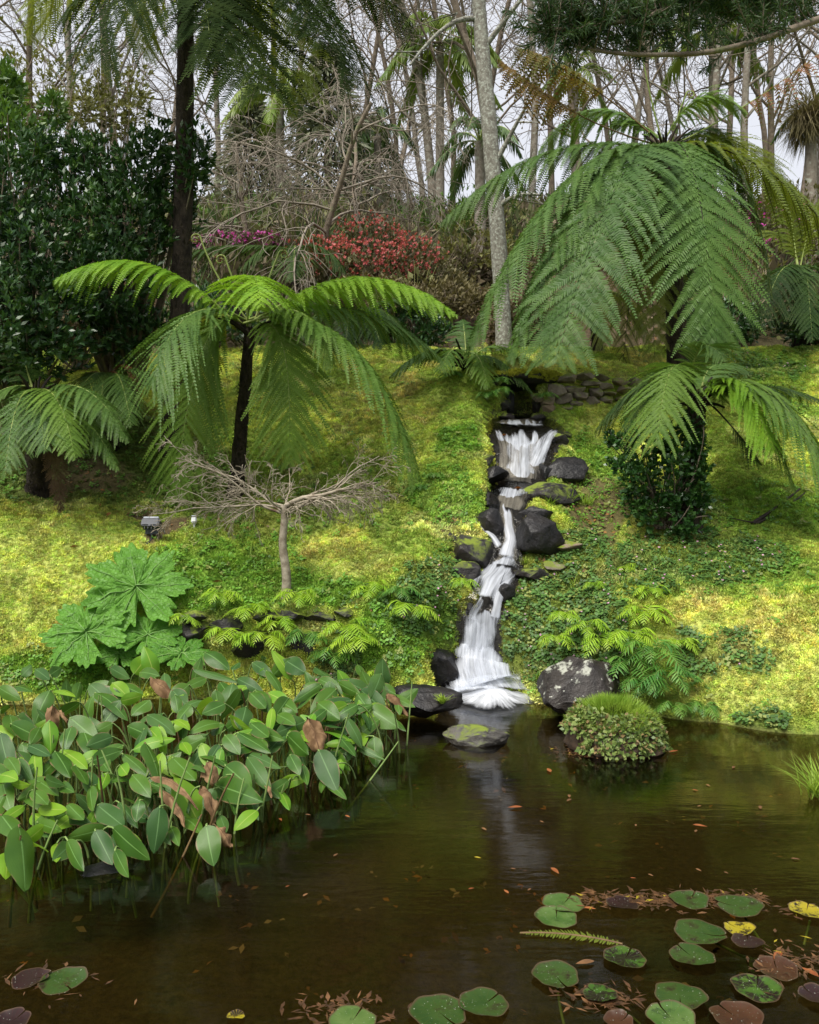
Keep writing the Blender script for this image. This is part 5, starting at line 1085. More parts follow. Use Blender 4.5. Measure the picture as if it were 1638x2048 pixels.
# ------------------------------------------------------------------ giant lobed leaves
def lobed_leaf(root, px, py, D, rpx, nrm, spin, seed, foot, label=None, mat='gunnera', lobes=7):
    r = np.random.default_rng(seed); n = unit(nrm); R0 = rpx / F * D; A = unit(np.cross([0, 0, 1.], n)); B = np.cross(n, A)    # A right, B up the leaf plane
    na, nr = 196, 10; th = np.linspace(-PI, PI, na, endpoint=False); u = (th + PI) / (2 * PI)
    ph = u * lobes; fl_ = ph - np.floor(ph); lob = np.clip(1 - np.abs(2 * fl_ - 1) ** 2.6, 0, 1) ** .55
    size = np.interp(np.floor(ph), np.arange(lobes), r.uniform(.9, 1.08, lobes)); saw = lambda n_, o_: 1 - np.abs(((u * lobes * n_ + o_) % 1) * 2 - 1)
    rad = (.57 + .29 * lob * size + .15 * saw(2, .5) * lob + .10 * saw(5, .3) * (.4 + lob)) * (1 + .05 * np.sin(th * 2 + seed)) * np.where(np.abs(np.abs(th) - PI) < .10, .4, 1)
    q = np.linspace(.0, 1, nr) ** .9; Rr = q[:, None] * rad[None]; ang = th + spin + PI / 2
    vein = np.abs(np.sin(u * PI * lobes))[None]; hh = .15 * Rr ** 2 - .03 - .03 * (1 - vein) * q[:, None] + .035 * q[:, None] * np.sin(u * 2 * PI * lobes * 3)[None] * .5 + .07 * fbm(np.stack([np.cos(th) * 5 + q[:, None] * 3, np.sin(th) * 5 + 0 * q[:, None], q[:, None] * 6 + 0 * th], -1), 2, seed) - .30 * np.clip(Rr - .65, 0, 1) ** 1.2 * (1 + np.sin(th * 3 + seed) * .5)[None]
    V = P(px, py, D) + R0 * (A * (np.cos(ang) * Rr)[..., None] + B * (np.sin(ang) * Rr)[..., None] + n * hh[..., None])
    i = np.arange(na * nr).reshape(nr, na); qd = np.stack([i[:-1], np.roll(i[:-1], -1, 1), np.roll(i[1:], -1, 1), i[1:]], -1).reshape(-1, 4)
    lf = part('leaf', root, V.reshape(-1, 3), qd, M[mat], smooth=True)
    if label: lf['label'] = label
    ls = []
    for k in range(lobes):
        t = int(((k + .5) / lobes) * na) % na; c = V[:, t] + n * R0 * .012; ls.append((c[:-1], np.linspace(.007, .002, nr - 1)))
        for j in (3, 5):
            for dt in (-9, 9): e = V[min(j + 2, nr - 1), (t + dt) % na] + n * R0 * .012; ls.append((np.array([c[j], (c[j] + e) / 2, e]), np.array([.003, .0025, .001])))
    vv, ff = tubes(ls, 4); part('vein', lf, vv, ff, M['vein'])
    c = P(px, py, D); s = np.linspace(0, 1, 8); b = bez(np.asarray(foot), c - n * .25 - np.array([0, 0, .05]), c - n * .01, s); vv, ff = tubes([(b, np.linspace(.022, .014, 8))], 7); part('leaf_stalk', lf, vv, ff, M['stem_green'], smooth=True)
ft = gat(235, 8.75, .05); root = thing('gunnera', 'clump of giant toothed lobed leaves on the mossy left bank', 'plant', ft)
lobed_leaf(root, 272, 1172, 8.5, 104, (.12, -.80, .75), .25, 1, ft, 'largest lobed leaf at the top')
lobed_leaf(root, 172, 1262, 8.1, 88, (-.10, -.75, .75), .9, 2, ft, 'lobed leaf at the left facing down left')
lobed_leaf(root, 295, 1268, 8.2, 70, (.15, -.5, 1), -.5, 3, ft)
lobed_leaf(root, 362, 1305, 8.0, 62, (.2, -.35, 1), -.9, 4, ft)
lobed_leaf(root, 238, 1305, 8.1, 44, (0, -.7, .8), .3, 5, ft)
lobed_leaf(root, 205, 1190, 8.75, 42, (-.3, -.3, 1), 1.2, 6, ft)
# ------------------------------------------------------------------ broad leaved water plants in the left of the pond
def blade_leaf(parent, base, tip, width, mat, bend, curl, faceup, r, name='leaf'):
    base, tip = np.asarray(base, float), np.asarray(tip, float); ax = tip - base; L = np.linalg.norm(ax); d = ax / L
    view = unit(np.array([0, 0, H]) - (base + tip) / 2); nrm = unit(view * (1 - faceup) + np.array([0, 0, 1.]) * faceup + r.normal(0, .30, 3)); nrm = unit(nrm - (nrm @ d) * d); side = np.cross(d, nrm)
    nl, nw = 13, 7; s = np.linspace(0, 1, nl); q = np.linspace(-1, 1, nw); wv = np.sin(PI * np.clip(s, 0, 1) ** .82) ** .70 * (1 - .12 * s); wv[0] = .05; wv[-1] = .02
    S, Q = np.meshgrid(s, q, indexing='ij'); wav = .04 * np.sin(S * 9 + r.uniform(0, 6)) * np.abs(Q)
    V = base + d * (S * L)[..., None] + side * (Q * wv[:, None] * width * .5)[..., None] + nrm * (bend * L * np.sin(PI * S) + curl * width * .5 * (np.abs(Q) ** 1.6) * wv[:, None] + wav * width)[..., None]
    i = np.arange(nl * nw).reshape(nl, nw); f = np.stack([i[:-1, :-1], i[:-1, 1:], i[1:, 1:], i[1:, :-1]], -1).reshape(-1, 4)
    if mat == 'canna_dead':
        cr = fbm(np.stack([Q * 1.6, S * 5, Q * 0 + r.uniform(0, 50)], -1), 3, 5); V = V + nrm * (cr * width * .30)[..., None] + side * (cr[::-1] * width * .14)[..., None]
    return part(name, parent, V.reshape(-1, 3), f, M[mat], smooth=True, uv=np.stack([Q, S], -1).reshape(-1, 2))
FRX, FRY = [-200, 0, 60, 300, 430, 560, 680, 820, 900], [1800, 1792, 1780, 1745, 1735, 1660, 1590, 1470, 1420]
def canna_pt(px, py):
    fy = np.interp(px, FRX, FRY); tt = (fy - py) / (fy - 1320); z = .07 + .40 * float(sstep(0, .8, tt)); D = (H - z) / max(py - CY, 100) * F
    return P(px, py, min(D, 7.75))
LV = [(75,800,100,1075,150,0),(640,725,615,915,95,1),(825,800,855,965,110,0),(790,782,695,610,130,2),(860,640,1056,710,112,0),(1030,740,935,825,70,2),(450,810,600,940,100,0),(380,820,450,960,84,1),(460,900,515,1010,64,0),(580,470,640,640,95,0),
      (690,530,782,620,100,0),(530,500,702,455,62,2),(1275,500,1350,668,104,1),(1150,440,1232,520,96,0),(1300,480,1440,465,36,2),(1420,480,1540,540,34,0),(1215,240,1342,290,84,0),(1268,310,1360,380,82,0),(820,110,918,182,80,0),(770,175,955,230,44,1),
      (590,360,702,440,76,1),(380,270,512,385,72,0),(200,260,138,400,84,0),(280,370,392,465,92,0),(365,545,492,500,70,0),(150,735,270,740,58,2),(380,640,530,620,68,0),(390,720,495,805,96,1),(270,715,335,780,60,0),(360,645,372,745,60,0),
      (0,430,52,625,84,1),(900,440,960,520,68,0),(900,560,1010,655,104,0),(990,530,1084,665,76,1),(978,508,1124,575,54,1),(985,325,960,420,84,1),(1110,360,1182,400,64,0),(1115,300,1190,350,66,0),(1330,285,1442,358,64,0),(1460,325,1595,412,104,0),
      (1525,195,1480,295,74,1),(1360,450,1422,525,52,0),(1385,370,1450,495,52,1),(1540,360,1625,425,44,0),(470,240,572,280,72,0),(690,260,752,330,72,1),(360,245,452,235,54,0),(85,205,128,160,58,1),(40,360,62,445,84,0),(210,265,302,290,44,2),
      (5,760,70,850,90,0),(1000,270,1064,335,64,0),(1140,140,1222,192,84,1),(1260,170,1322,215,54,1),(950,430,1084,512,66,0),(1000,390,1075,450,70,0),(110,480,202,525,54,1),(220,505,282,610,84,0),(480,305,572,280,54,2),(130,660,192,722,64,0),(530,600,602,690,76,0),
      (270,860,334,985,74,0),(150,790,250,825,54,0),(1090,330,1075,440,40,2),(40,250,130,270,60,0),(140,175,200,220,50,1),(200,200,245,170,50,0),(320,230,300,300,50,0),(560,190,640,205,56,0),(600,415,650,470,60,2),(730,470,760,520,50,2),(440,170,520,215,50,1),(160,410,120,480,56,0),
      (0,340,40,330,60,0),(40,620,120,640,54,2),(180,610,260,640,54,1),(700,380,760,420,50,2),(840,430,900,400,60,0),(1010,150,1095,210,54,1),(930,180,960,150,40,1),(1180,390,1130,330,50,0),(1240,400,1200,360,46,2),(880,230,920,290,56,0),(760,560,820,590,50,1),(1160,520,1200,600,60,0),(1210,560,1230,640,40,0),
      (870,810,925,890,60,3),(880,760,905,830,50,1),(560,700,545,790,60,0),(0,600,70,620,70,2),(240,640,300,670,50,0),(430,590,400,660,50,2),(30,530,75,600,60,0),(300,560,350,640,70,0),(480,560,510,600,60,2),(820,350,870,300,46,2),(1040,210,1080,170,44,2),(1430,160,1460,230,50,0),(1590,300,1600,360,36,0)]
DEADL = [(215,320,190,490,64),(1235,368,1285,520,96),(600,610,795,742,40),(640,650,740,810,50),(600,210,692,295,64),(830,545,850,640,80),(800,645,860,790,66),(1545,270,1630,368,42),(190,340,270,390,50),(1060,600,1085,690,30)]
r = np.random.default_rng(77); items = []
for q in LV: items.append((np.array(q[:4], float) / 2 + [0, 1250, 0, 1250], q[4] / 2, ['canna', 'canna_blue', 'canna_lime', 'canna_dead'][q[5]], True))
for q in DEADL: items.append((np.array(q[:4], float) / 2 + [0, 1250, 0, 1250], q[4] / 2, 'canna_dead', True))
for k in range(200):       # fill behind and between
    px = r.uniform(-60, 790); b = np.interp(px, [0, 400, 800], [1345, 1320, 1385]) + 10; fy = np.interp(px, FRX, FRY) - 40; py = r.uniform(b, max(fy, b + 30)); a = r.uniform(.2, 2.9) if r.random() < .75 else r.uniform(-2.9, -.2); L = r.uniform(50, 92)
    items.append((np.array([px, py, px + math.cos(a) * L, py + math.sin(a) * L * .8]), r.uniform(24, 44), ['canna', 'canna_blue', 'canna', 'canna_lime'][r.integers(0, 4)], False))
CL = [(60, 1700, 'broad leaved water plant with one big leaf dipping in the lower left corner'), (190, 1640, 'broad leaved water plant with crossing yellow green stems near the lower left'), (300, 1690, 'broad leaved water plant with leaves hanging over open water, left of the frontmost pair'), (400, 1640, 'broad leaved water plant with a glowing lime leaf at the front edge'),
      (500, 1570, 'broad leaved water plant with the wide leaf pointing right over the water'), (640, 1510, 'broad leaved water plant with a crumpled brown leaf over the pond'), (770, 1410, 'broad leaved water plant at the right tip of the bed near the rocks'), (640, 1400, 'broad leaved water plant with a light oval leaf in the back right'),
      (450, 1400, 'broad leaved water plant below the lime ferns at the back'), (330, 1470, 'broad leaved water plant in the middle of the bed with tall upright leaf'), (200, 1420, 'broad leaved water plant at the back below the giant lobed leaves'), (80, 1490, 'broad leaved water plant with a torn brown leaf at the left'), (40, 1390, 'broad leaved water plant at the back left corner'), (230, 1550, 'broad leaved water plant with a pale young leaf left of the middle')]
roots = []
for a, b, lb in CL:
    p = canna_pt(a, b); roots.append((thing('water_canna', lb, 'water plant', (p[0], p[1] + .15, -.25), 'broad leaved water plants along the left of the pond'), p))
for (q, wd, mt, hand) in items:
    mid = np.array([(q[0] + q[2]) / 2, (q[1] + q[3]) / 2]); k = min(range(len(CL)), key=lambda j: (CL[j][0] - mid[0]) ** 2 + 1.6 * (CL[j][1] - mid[1]) ** 2); root, rp = roots[k]
    b, t = canna_pt(q[0], q[1]), canna_pt(q[2], q[3]); L2 = math.hypot(q[2] - q[0], q[3] - q[1])
    dm = (b[1] + t[1]) / 2; b = P(q[0], q[1], dm + .04 * r.normal() + .05); t = P(q[2], q[3], dm - .10 * (1 if q[3] > q[1] else -1))
    if not hand: b[1] += .25; t[1] += .25
    dead = mt == 'canna_dead'
    lf = blade_leaf(root, b, t, wd / F * dm * (.85 if dead else .98), mt, r.uniform(-.02, .10) if not dead else r.uniform(.1, .25), r.uniform(-.28, .05) if not dead else r.uniform(-1.1, -.6), r.uniform(.1, .6), r)
    if dead: lf['label'] = 'withered brown curled leaf'
    elif mt == 'canna_lime' and hand: lf['label'] = 'yellow green young leaf'
    fo = np.array([b[0] + r.normal(0, .10), b[1] + r.uniform(.05, .3), -.28]); out = unit((t - b) * [1, 1, 0] + 1e-6)
    c = (b + fo) / 2 + np.array([0, 0, .25]) - out * .10; s = np.linspace(0, 1, 9); pts = bez(fo, c, b, s); bs = pts[-1] + (t - b) * .04
    v, f = tubes([(np.concatenate([pts, [bs]]), np.linspace(.0085, .0045, 10))], 5); part('leaf_stalk', lf, v, f, M['stem_green' if r.random() < .85 else 'rib_brown'], smooth=True)
for root, p in roots:
    for k in range(4):
        fo = np.array([p[0] + r.normal(0, .14), p[1] + .2 + r.normal(0, .12), -.28]); tp_ = fo + [r.normal(0, .16), r.normal(-.05, .1), r.uniform(.4, .85)]; s = np.linspace(0, 1, 7)
        v, f = tubes([(bez(fo, (fo + tp_) / 2 + r.normal(0, .04, 3), tp_, s), np.linspace(.011, .005, 7))], 5); part('stem', root, v, f, M['stem_green' if k % 4 else 'rib_brown'], smooth=True)
# ------------------------------------------------------------------ water lily pads, each afloat on its own
def padmat(name, a, b, c, lo, hi, sc=5):
    m, t, out = nodes(name); oc = t.nodes.new('ShaderNodeTexCoord'); n1 = noise(t, 9, 4); col_ = mixc(t, ramp(t, n1, .35, .65), a, b)
    col_ = mixc(t, ramp(t, noise(t, sc, 6, rough=.7), lo, hi), col_, c)
    uvn = t.nodes.new('ShaderNodeUVMap'); sp = t.nodes.new('ShaderNodeSeparateXYZ'); t.links.new(uvn.outputs[0], sp.inputs[0])
    mu = N(t, 'Math'); mu.operation = 'MULTIPLY'; mu.inputs[1].default_value = 17; t.links.new(sp.outputs[0], mu.inputs[0]); si = N(t, 'Math'); si.operation = 'SINE'; t.links.new(mu.outputs[0], si.inputs[0])
    vein = ramp(t, si.outputs[0], .93, 1.0); col_ = mixc(t, vein, col_, (a[0] * 1.3 + .01, a[1] * 1.25, a[2] * 1.2)); col_ = mixc(t, ramp(t, sp.outputs[1], .9, 1.0), col_, (.06, .035, .02))
    col_ = mixc(t, ramp(t, noise(t, 150, 1), .73, .76), col_, (.35, .38, .32))
    p = N(t, 'BsdfPrincipled', Roughness=.42); p.inputs['Specular IOR Level'].default_value = .25; t.links.new(col_, p.inputs['Base Color']); t.links.new(bump(t, noise(t, 40, 3), .15, .006), p.inputs['Normal']); t.links.new(p.outputs[0], out.inputs[0]); return m
M['pad_green'] = padmat('pad_green', (.016, .040, .007), (.032, .062, .011), (.018, .013, .006), .53, .64, 9)
M['pad_pale'] = padmat('pad_pale', (.032, .075, .013), (.075, .120, .032), (.016, .034, .008), .56, .66, 12)
M['pad_rot'] = padmat('pad_rot', (.024, .065, .008), (.05, .095, .012), (.010, .006, .004), .46, .52, 14)
M['pad_red'] = padmat('pad_red', (.032, .013, .006), (.05, .022, .009), (.014, .007, .005), .55, .7)
M['pad_dark'] = padmat('pad_dark', (.014, .006, .006), (.022, .009, .008), (.02, .012, .01), .5, .7)
M['pad_yellow'] = padmat('pad_yellow', (.20, .17, .010), (.27, .22, .014), (.014, .009, .005), .50, .56, 16)
def pad(px, py, rpx, mat, notch, label, seed, z=.008, group='water lily pads'):
    r = np.random.default_rng(seed); D = (H - z) / (py - CY) * F; c = P(px, py, D); R0 = rpx / F * D; na, nr = 64, 6
    th = notch + np.linspace(.05, 2 * PI - .05, na); q = np.linspace(0, 1, nr); fl = 1 + .045 * np.sin(th * 3 + seed) + .03 * np.sin(th * 7 + seed * 2) - .12 * np.exp(-((th - notch) / .18) ** 2) - .12 * np.exp(-((th - notch - 2 * PI) / .18) ** 2)
    X = q[:, None] * (np.cos(th) * fl)[None] * R0; Y = q[:, None] * (np.sin(th) * fl)[None] * R0
    Z = .004 * q[:, None] ** 3 * (1 + np.sin(th * 2 + seed))[None] + .010 * (q[:, None] ** 6) * np.maximum(0, np.sin(th + seed))[None] + .004 * fbm(np.stack([X * 9, Y * 9, X * 0 + seed], -1), 2, seed)
    V = np.stack([X, Y, np.maximum(Z, -.003)], -1); i = np.arange(na * nr).reshape(nr, na); f = np.stack([i[:-1, :-1], i[:-1, 1:], i[1:, 1:], i[1:, :-1]], -1).reshape(-1, 4)
    o = link('lily_pad', mesh_of('lily_pad', V.reshape(-1, 3), f, M[mat], smooth=True, uv=np.stack([np.broadcast_to(th - notch, X.shape), np.broadcast_to(q[:, None], X.shape)], -1).reshape(-1, 2)))
    o.location = c.tolist(); tag(o, label, 'lily pad', group); return o
PADS = [(1127, 1807, 41, 'pad_pale', 1.0, 'speckled pale lily pad, rear one of the touching pair at the left of the debris'), (1113, 1836, 42, 'pad_pale', 1.4, 'speckled pale lily pad, front one of the touching pair at the left of the debris'), (1378, 1800, 38, 'pad_green', .9, 'lily pad at the right end of the debris line, left of the other one there'),
        (1477, 1811, 46, 'pad_green', 2.9, 'lily pad at the far right end of the debris line'), (1400, 1866, 51, 'pad_green', 5.9, 'large clean oval lily pad right of the sunken frond'), (1384, 1912, 44, 'pad_green', 2.0, 'darker clean lily pad just below the large oval one'), (1250, 1915, 42, 'pad_rot', 1.0, 'tattered lily pad with black rot below the sunken frond'),
        (1112, 1951, 46, 'pad_green', 5.0, 'clean round lily pad alone at the left of the lower group, notch toward us'), (1553, 1938, 41, 'pad_red', 1.3, 'brown red lily pad at the right'), (1513, 1977, 48, 'pad_rot', 1.1, 'tattered lily pad below the brown red one'), (1360, 1993, 51, 'pad_green', 4.4, 'large clean lily pad low in the middle of the lower right group'),
        (1200, 1988, 34, 'pad_rot', 2.4, 'small tattered lily pad between the two clean low ones'), (968, 2007, 50, 'pad_green', .8, 'clean green lily pad, right one of the pair at the bottom middle'), (877, 2026, 57, 'pad_green', 5.4, 'yellow tinged lily pad, left one of the pair at the bottom middle'), (1343, 2036, 48, 'pad_pale', 1.9, 'speckled lily pad cut by the bottom edge below the large low one'),
        (1473, 2036, 50, 'pad_red', 2.0, 'brownish lily pad at the bottom edge right of the speckled one'), (1478, 1857, 30, 'pad_yellow', 2.2, 'yellow and black rotting lily pad right of the large oval one'), (1495, 1884, 31, 'pad_dark', 1.2, 'dark red lily pad just below the yellow rotting one'), (1245, 1808, 32, 'pad_dark', 2.0, 'dark red lily pad within the debris line'),
        (1613, 1822, 33, 'pad_yellow', 1.0, 'yellow blotched lily pad at the right edge'), (1238, 2042, 29, 'pad_red', .6, 'small brown lily pad at the bottom edge'), (125, 1962, 46, 'pad_green', 5.5, 'green lily pad at the lower left'), (62, 1957, 36, 'pad_dark', .2, 'dark purple lily pad beside the green one at the lower left'), (705, 2042, 48, 'pad_pale', 1.2, 'speckled lily pad at the bottom edge left of the middle pair'),
        (472, 2033, 18, 'pad_yellow', 2.0, 'small bright yellow lily pad at the bottom edge'), (22, 2042, 36, 'pad_dark', 1.1, 'dark lily pad in the lower left corner'), (1632, 1992, 32, 'pad_dark', 2.1, 'dark lily pad at the right edge near the bottom')]
for i, q in enumerate(PADS): pad(*q[:5], q[5], 30 + i, z=.008 + .0015 * (i % 4))
for i, (a, b, c, d, e, f_) in enumerate([(1490, 1835, 1500, 1850, 1520, 1880), (1430, 1885, 1470, 1905, 1490, 1915), (1115, 1975, 1118, 2010, 1128, 2048), (1215, 1998, 1250, 2020, 1280, 2048), (1620, 1842, 1615, 1860, 1608, 1890)]):
    pts = []
    for q, (x, y) in enumerate(((a, b), (c, d), (e, f_))): pts.append(P(x, y, (H + .05 * q) / (y - CY) * F))
    s = np.linspace(0, 1, 9); o = link('lily_stalk', mesh_of('lily_stalk', *tubes([(bez(*pts, s), np.full(9, .006))], 5), M['stem_green'], smooth=True))
    tag(o, ['yellow green lily stalk under the pad at the right end of the debris', 'dim stalk right of the large oval pad', 'thin stalk hanging below the lone clean pad', 'bright stalk below the small tattered pad', 'thin stalk under the yellow blotched pad'][i], 'stalk', 'lily stalks under water')
# ------------------------------------------------------------------ fallen leaves and debris on the pond
def flat_leaf(px, py, L, mat, label, seed, group, z=.006, cat='leaf'):
    r = np.random.default_rng(seed); D = (H - z) / (py - CY) * F; c = P(px, py, D); s = np.linspace(0, 1, 7); wv = np.sin(PI * s ** .8) * .36; q = np.array([-1, 0, 1.]); L = L / F * D
    V = np.stack([np.broadcast_to(((s - .5) * L)[:, None], (7, 3)), q[None] * wv[:, None] * L * .5, .1 * L * (np.abs(q)[None] * wv[:, None] * 2 + 1.2 * (s[:, None] - .5) ** 2) + 0 * q[None]], -1); i = np.arange(21).reshape(7, 3)
    f = np.stack([i[:-1, :-1], i[:-1, 1:], i[1:, 1:], i[1:, :-1]], -1).reshape(-1, 4); o = link('fallen_leaf', mesh_of('fallen_leaf', V.reshape(-1, 3), f, M[mat], smooth=True)); o.location = c.tolist(); o.rotation_euler = (0, 0, r.uniform(0, 6.3)); tag(o, label, cat, group)
flat_leaf(1030, 1615, 30, 'orange_leaf', 'bright orange red leaf floating in mid pond', 1, 'single leaves floating on the pond')
flat_leaf(1098, 1541, 26, 'orange_leaf', 'orange leaf floating below the flat pond rock', 2, 'single leaves floating on the pond')
flat_leaf(1348, 1503, 24, 'orange_leaf', 'tan leaf at the right water edge of the grassy tussock', 3, 'single leaves floating on the pond')
flat_leaf(1400, 1652, 28, 'orange_leaf', 'brown orange leaf under the water right of centre', 4, 'single leaves floating on the pond', z=.004)
flat_leaf(1110, 1742, 30, 'orange_leaf', 'brown leaf floating above the pale pair of pads', 5, 'single leaves floating on the pond')
flat_leaf(1170, 1926, 42, 'dead_leaf', 'long red brown leaf left of the tattered pad', 6, 'single leaves floating on the pond')
flat_leaf(1555, 1912, 40, 'orange_leaf', 'orange leaf stuck above the brown red pad', 7, 'single leaves floating on the pond')
flat_leaf(1620, 1945, 40, 'orange_leaf', 'tan orange leaf at the right edge beside the brown red pad', 8, 'single leaves floating on the pond')
flat_leaf(695, 1633, 16, 'orange_leaf', 'tiny tan leaf floating right of the water plants', 9, 'single leaves floating on the pond')
flat_leaf(1180, 1817, 24, 'orange_leaf', 'rusty leaf at the left end of the debris line', 10, 'single leaves floating on the pond')
r = np.random.default_rng(5)
for k in range(26):
    x, y = r.uniform(560, 1600), r.uniform(1530, 1790)
    flat_leaf(x, y, r.uniform(9, 20), ['dead_leaf', 'dead_leaf', 'orange_leaf', 'yellow_leaf'][r.choice(4, p=[.5, .22, .22, .06])], 'small withered leaf drifting on the dark open pond', 100 + k, 'small withered leaves on the pond', z=.004)
# the sunken frond
b, c, t_ = (P(x, y, (H - .012) / (y - CY) * F) for x, y in ((1245, 1888), (1140, 1862), (1040, 1866)))
root = thing('sunken_frond', 'narrow yellowish fern frond lying just at the water surface', 'frond', b)
v, f, mi = frond_geo(b, c, t_, .05, n=34, simple=True, droop=0, start=.05, sweep=10, r=np.random.default_rng(4), plen=.9); part('pinnae', root, v, f, [M['fern_olive']]); part('stalk', root, *tubes([(bez(b, c, t_, np.linspace(0, 1, 10)), np.full(10, .005))], 5), M['rib_brown'])
# ------------------------------------------------------------------ scattering of uncountable growth
def scatter(name, pts, rot, sc, tint, protos, idx):
    cl = bpy.data.collections.new(name + '_kinds')
    for p_ in protos: cl.objects.link(p_)
    me = bpy.data.meshes.new(name); me.vertices.add(len(pts)); me.vertices.foreach_set('co', np.ascontiguousarray(pts, np.float32).ravel())
    for nm, ty, val, ky in (('rot', 'FLOAT_VECTOR', rot, 'vector'), ('sc', 'FLOAT', sc, 'value'), ('tint', 'FLOAT_VECTOR', tint, 'vector'), ('kind', 'INT', idx, 'value')):
        a_ = me.attributes.new(nm, ty, 'POINT'); a_.data.foreach_set(ky, np.ascontiguousarray(val, np.int32 if ty == 'INT' else np.float32).ravel())
    o = link(name, me); o['kind'] = 'stuff'
    ng = bpy.data.node_groups.new(name, 'GeometryNodeTree'); ng.interface.new_socket('Geometry', in_out='INPUT', socket_type='NodeSocketGeometry'); ng.interface.new_socket('Geometry', in_out='OUTPUT', socket_type='NodeSocketGeometry')
    gi, go = ng.nodes.new('NodeGroupInput'), ng.nodes.new('NodeGroupOutput'); ip = ng.nodes.new('GeometryNodeInstanceOnPoints'); ci = ng.nodes.new('GeometryNodeCollectionInfo'); ci.inputs['Collection'].default_value = cl; ci.inputs['Separate Children'].default_value = True; ci.inputs['Reset Children'].default_value = True
    def na(nm, ty):
        n_ = ng.nodes.new('GeometryNodeInputNamedAttribute'); n_.data_type = ty; n_.inputs['Name'].default_value = nm; return [s_ for s_ in n_.outputs if s_.enabled and s_.name == 'Attribute'][0]
    e2r = ng.nodes.new('FunctionNodeEulerToRotation'); ng.links.new(na('rot', 'FLOAT_VECTOR'), e2r.inputs[0])
    ng.links.new(gi.outputs[0], ip.inputs['Points']); ng.links.new(ci.outputs[0], ip.inputs['Instance']); ip.inputs['Pick Instance'].default_value = True
    ng.links.new(na('kind', 'INT'), ip.inputs['Instance Index']); ng.links.new(e2r.outputs[0], ip.inputs['Rotation']); ng.links.new(na('sc', 'FLOAT'), ip.inputs['Scale']); ng.links.new(ip.outputs[0], go.inputs[0])
    md_ = o.modifiers.new('scatter', 'NODES'); md_.node_group = ng; return o
def proto(name, v, f, mat): return bpy.data.objects.new(name, mesh_of(name, v, f, mat))
def rot_to(n, yaw):
    c_, s_ = np.cos(-yaw), np.sin(-yaw); x = n[:, 0] * c_ - n[:, 1] * s_; y = n[:, 0] * s_ + n[:, 1] * c_
    return np.stack([-np.arcsin(np.clip(y, -1, 1)), np.arctan2(x, n[:, 2]), yaw], 1)
def sample(n, y0, y1, seed, um=.62):
    r_ = np.random.default_rng(seed); y = np.sqrt(r_.uniform(y0 ** 2, y1 ** 2, n)); x = r_.uniform(-um, um, n) * y; nn = gnorm(x, y); keep = r_.uniform(0, 1, n) < np.clip(.38 / np.maximum(nn[:, 2], .2), 0, 1)
    x, y, nn = x[keep], y[keep], nn[keep]; return np.stack([x, y, gh(x, y)], 1), nn, r_
def sprig(seed, n, L, Wd, e0, e1, sp, mat, shape=.5):
    r_ = np.random.default_rng(seed); a = r_.uniform(0, 2 * PI, n); e = r_.uniform(e0, e1, n); d = np.stack([np.cos(a) * np.cos(e), np.sin(a) * np.cos(e), np.sin(e)], 1)
    p_ = np.stack([r_.normal(0, sp, n), r_.normal(0, sp, n), r_.uniform(0, L * .3, n)], 1); v, f = blades(p_, d, np.cross(d, [0, 0, 1.]) + r_.normal(0, .2, (n, 3)), L * r_.uniform(.6, 1.1, n), Wd, .15, shape); return v, f
MP = [proto('moss_sprig', *sprig(k, 22, .030, .0085, .15, 1.45, .014, None), M['tint']) for k in range(5)]
pts, nn, r = sample(560000, 6.7, 15.6, 1)
c = covers(pts); sd_ = stream_d(pts); inch = (sd_ < 1.0 + .22 * c['n2']) & (pts[:, 1] < 12.3)
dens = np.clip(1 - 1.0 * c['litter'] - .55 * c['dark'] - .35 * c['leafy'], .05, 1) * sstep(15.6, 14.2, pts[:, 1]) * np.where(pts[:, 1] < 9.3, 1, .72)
keep = (pts[:, 2] > .02) & ~inch & (r.uniform(0, 1, len(pts)) < dens); P_, n_ = pts[keep], nn[keep]; c = {k_: v_[keep] for k_, v_ in c.items()}
fine = fbm(P_ * 7, 2, 55)
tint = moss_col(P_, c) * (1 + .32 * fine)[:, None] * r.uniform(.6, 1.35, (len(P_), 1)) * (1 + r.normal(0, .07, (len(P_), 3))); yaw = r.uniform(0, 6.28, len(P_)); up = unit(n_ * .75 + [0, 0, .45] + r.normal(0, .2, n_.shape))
fc = slv[slf]; nf_ = unit(np.cross(fc[:, 1] - fc[:, 0], fc[:, 2] - fc[:, 0])); ce = fc.mean(1); kk = np.flatnonzero((nf_[:, 2] > .1) & (ce[:, 2] > slv[:, 2].min() + .06)); kk = np.repeat(kk, 5); bw = r.dirichlet((1, 1, 1), len(kk))
sp_ = (fc[kk] * bw[:, :, None]).sum(1); P_ = np.concatenate([P_, sp_]); n_ = np.concatenate([n_, nf_[kk]]); up = np.concatenate([up, unit(nf_[kk] + [0, 0, .4])]); yaw = np.concatenate([yaw, r.uniform(0, 6.28, len(kk))]); tint = np.concatenate([tint, np.array([.42, .43, .05]) * r.uniform(.55, 1.3, (len(kk), 1))]); c['n2'] = np.concatenate([c['n2'], np.zeros(len(kk))])
scatter('moss', P_ - n_ * .004, rot_to(up, yaw), r.uniform(.65, 1.35, len(P_)) * (1 + .5 * np.clip(c['n2'], -.5, .8)), tint, MP, r.integers(0, 5, len(P_)))
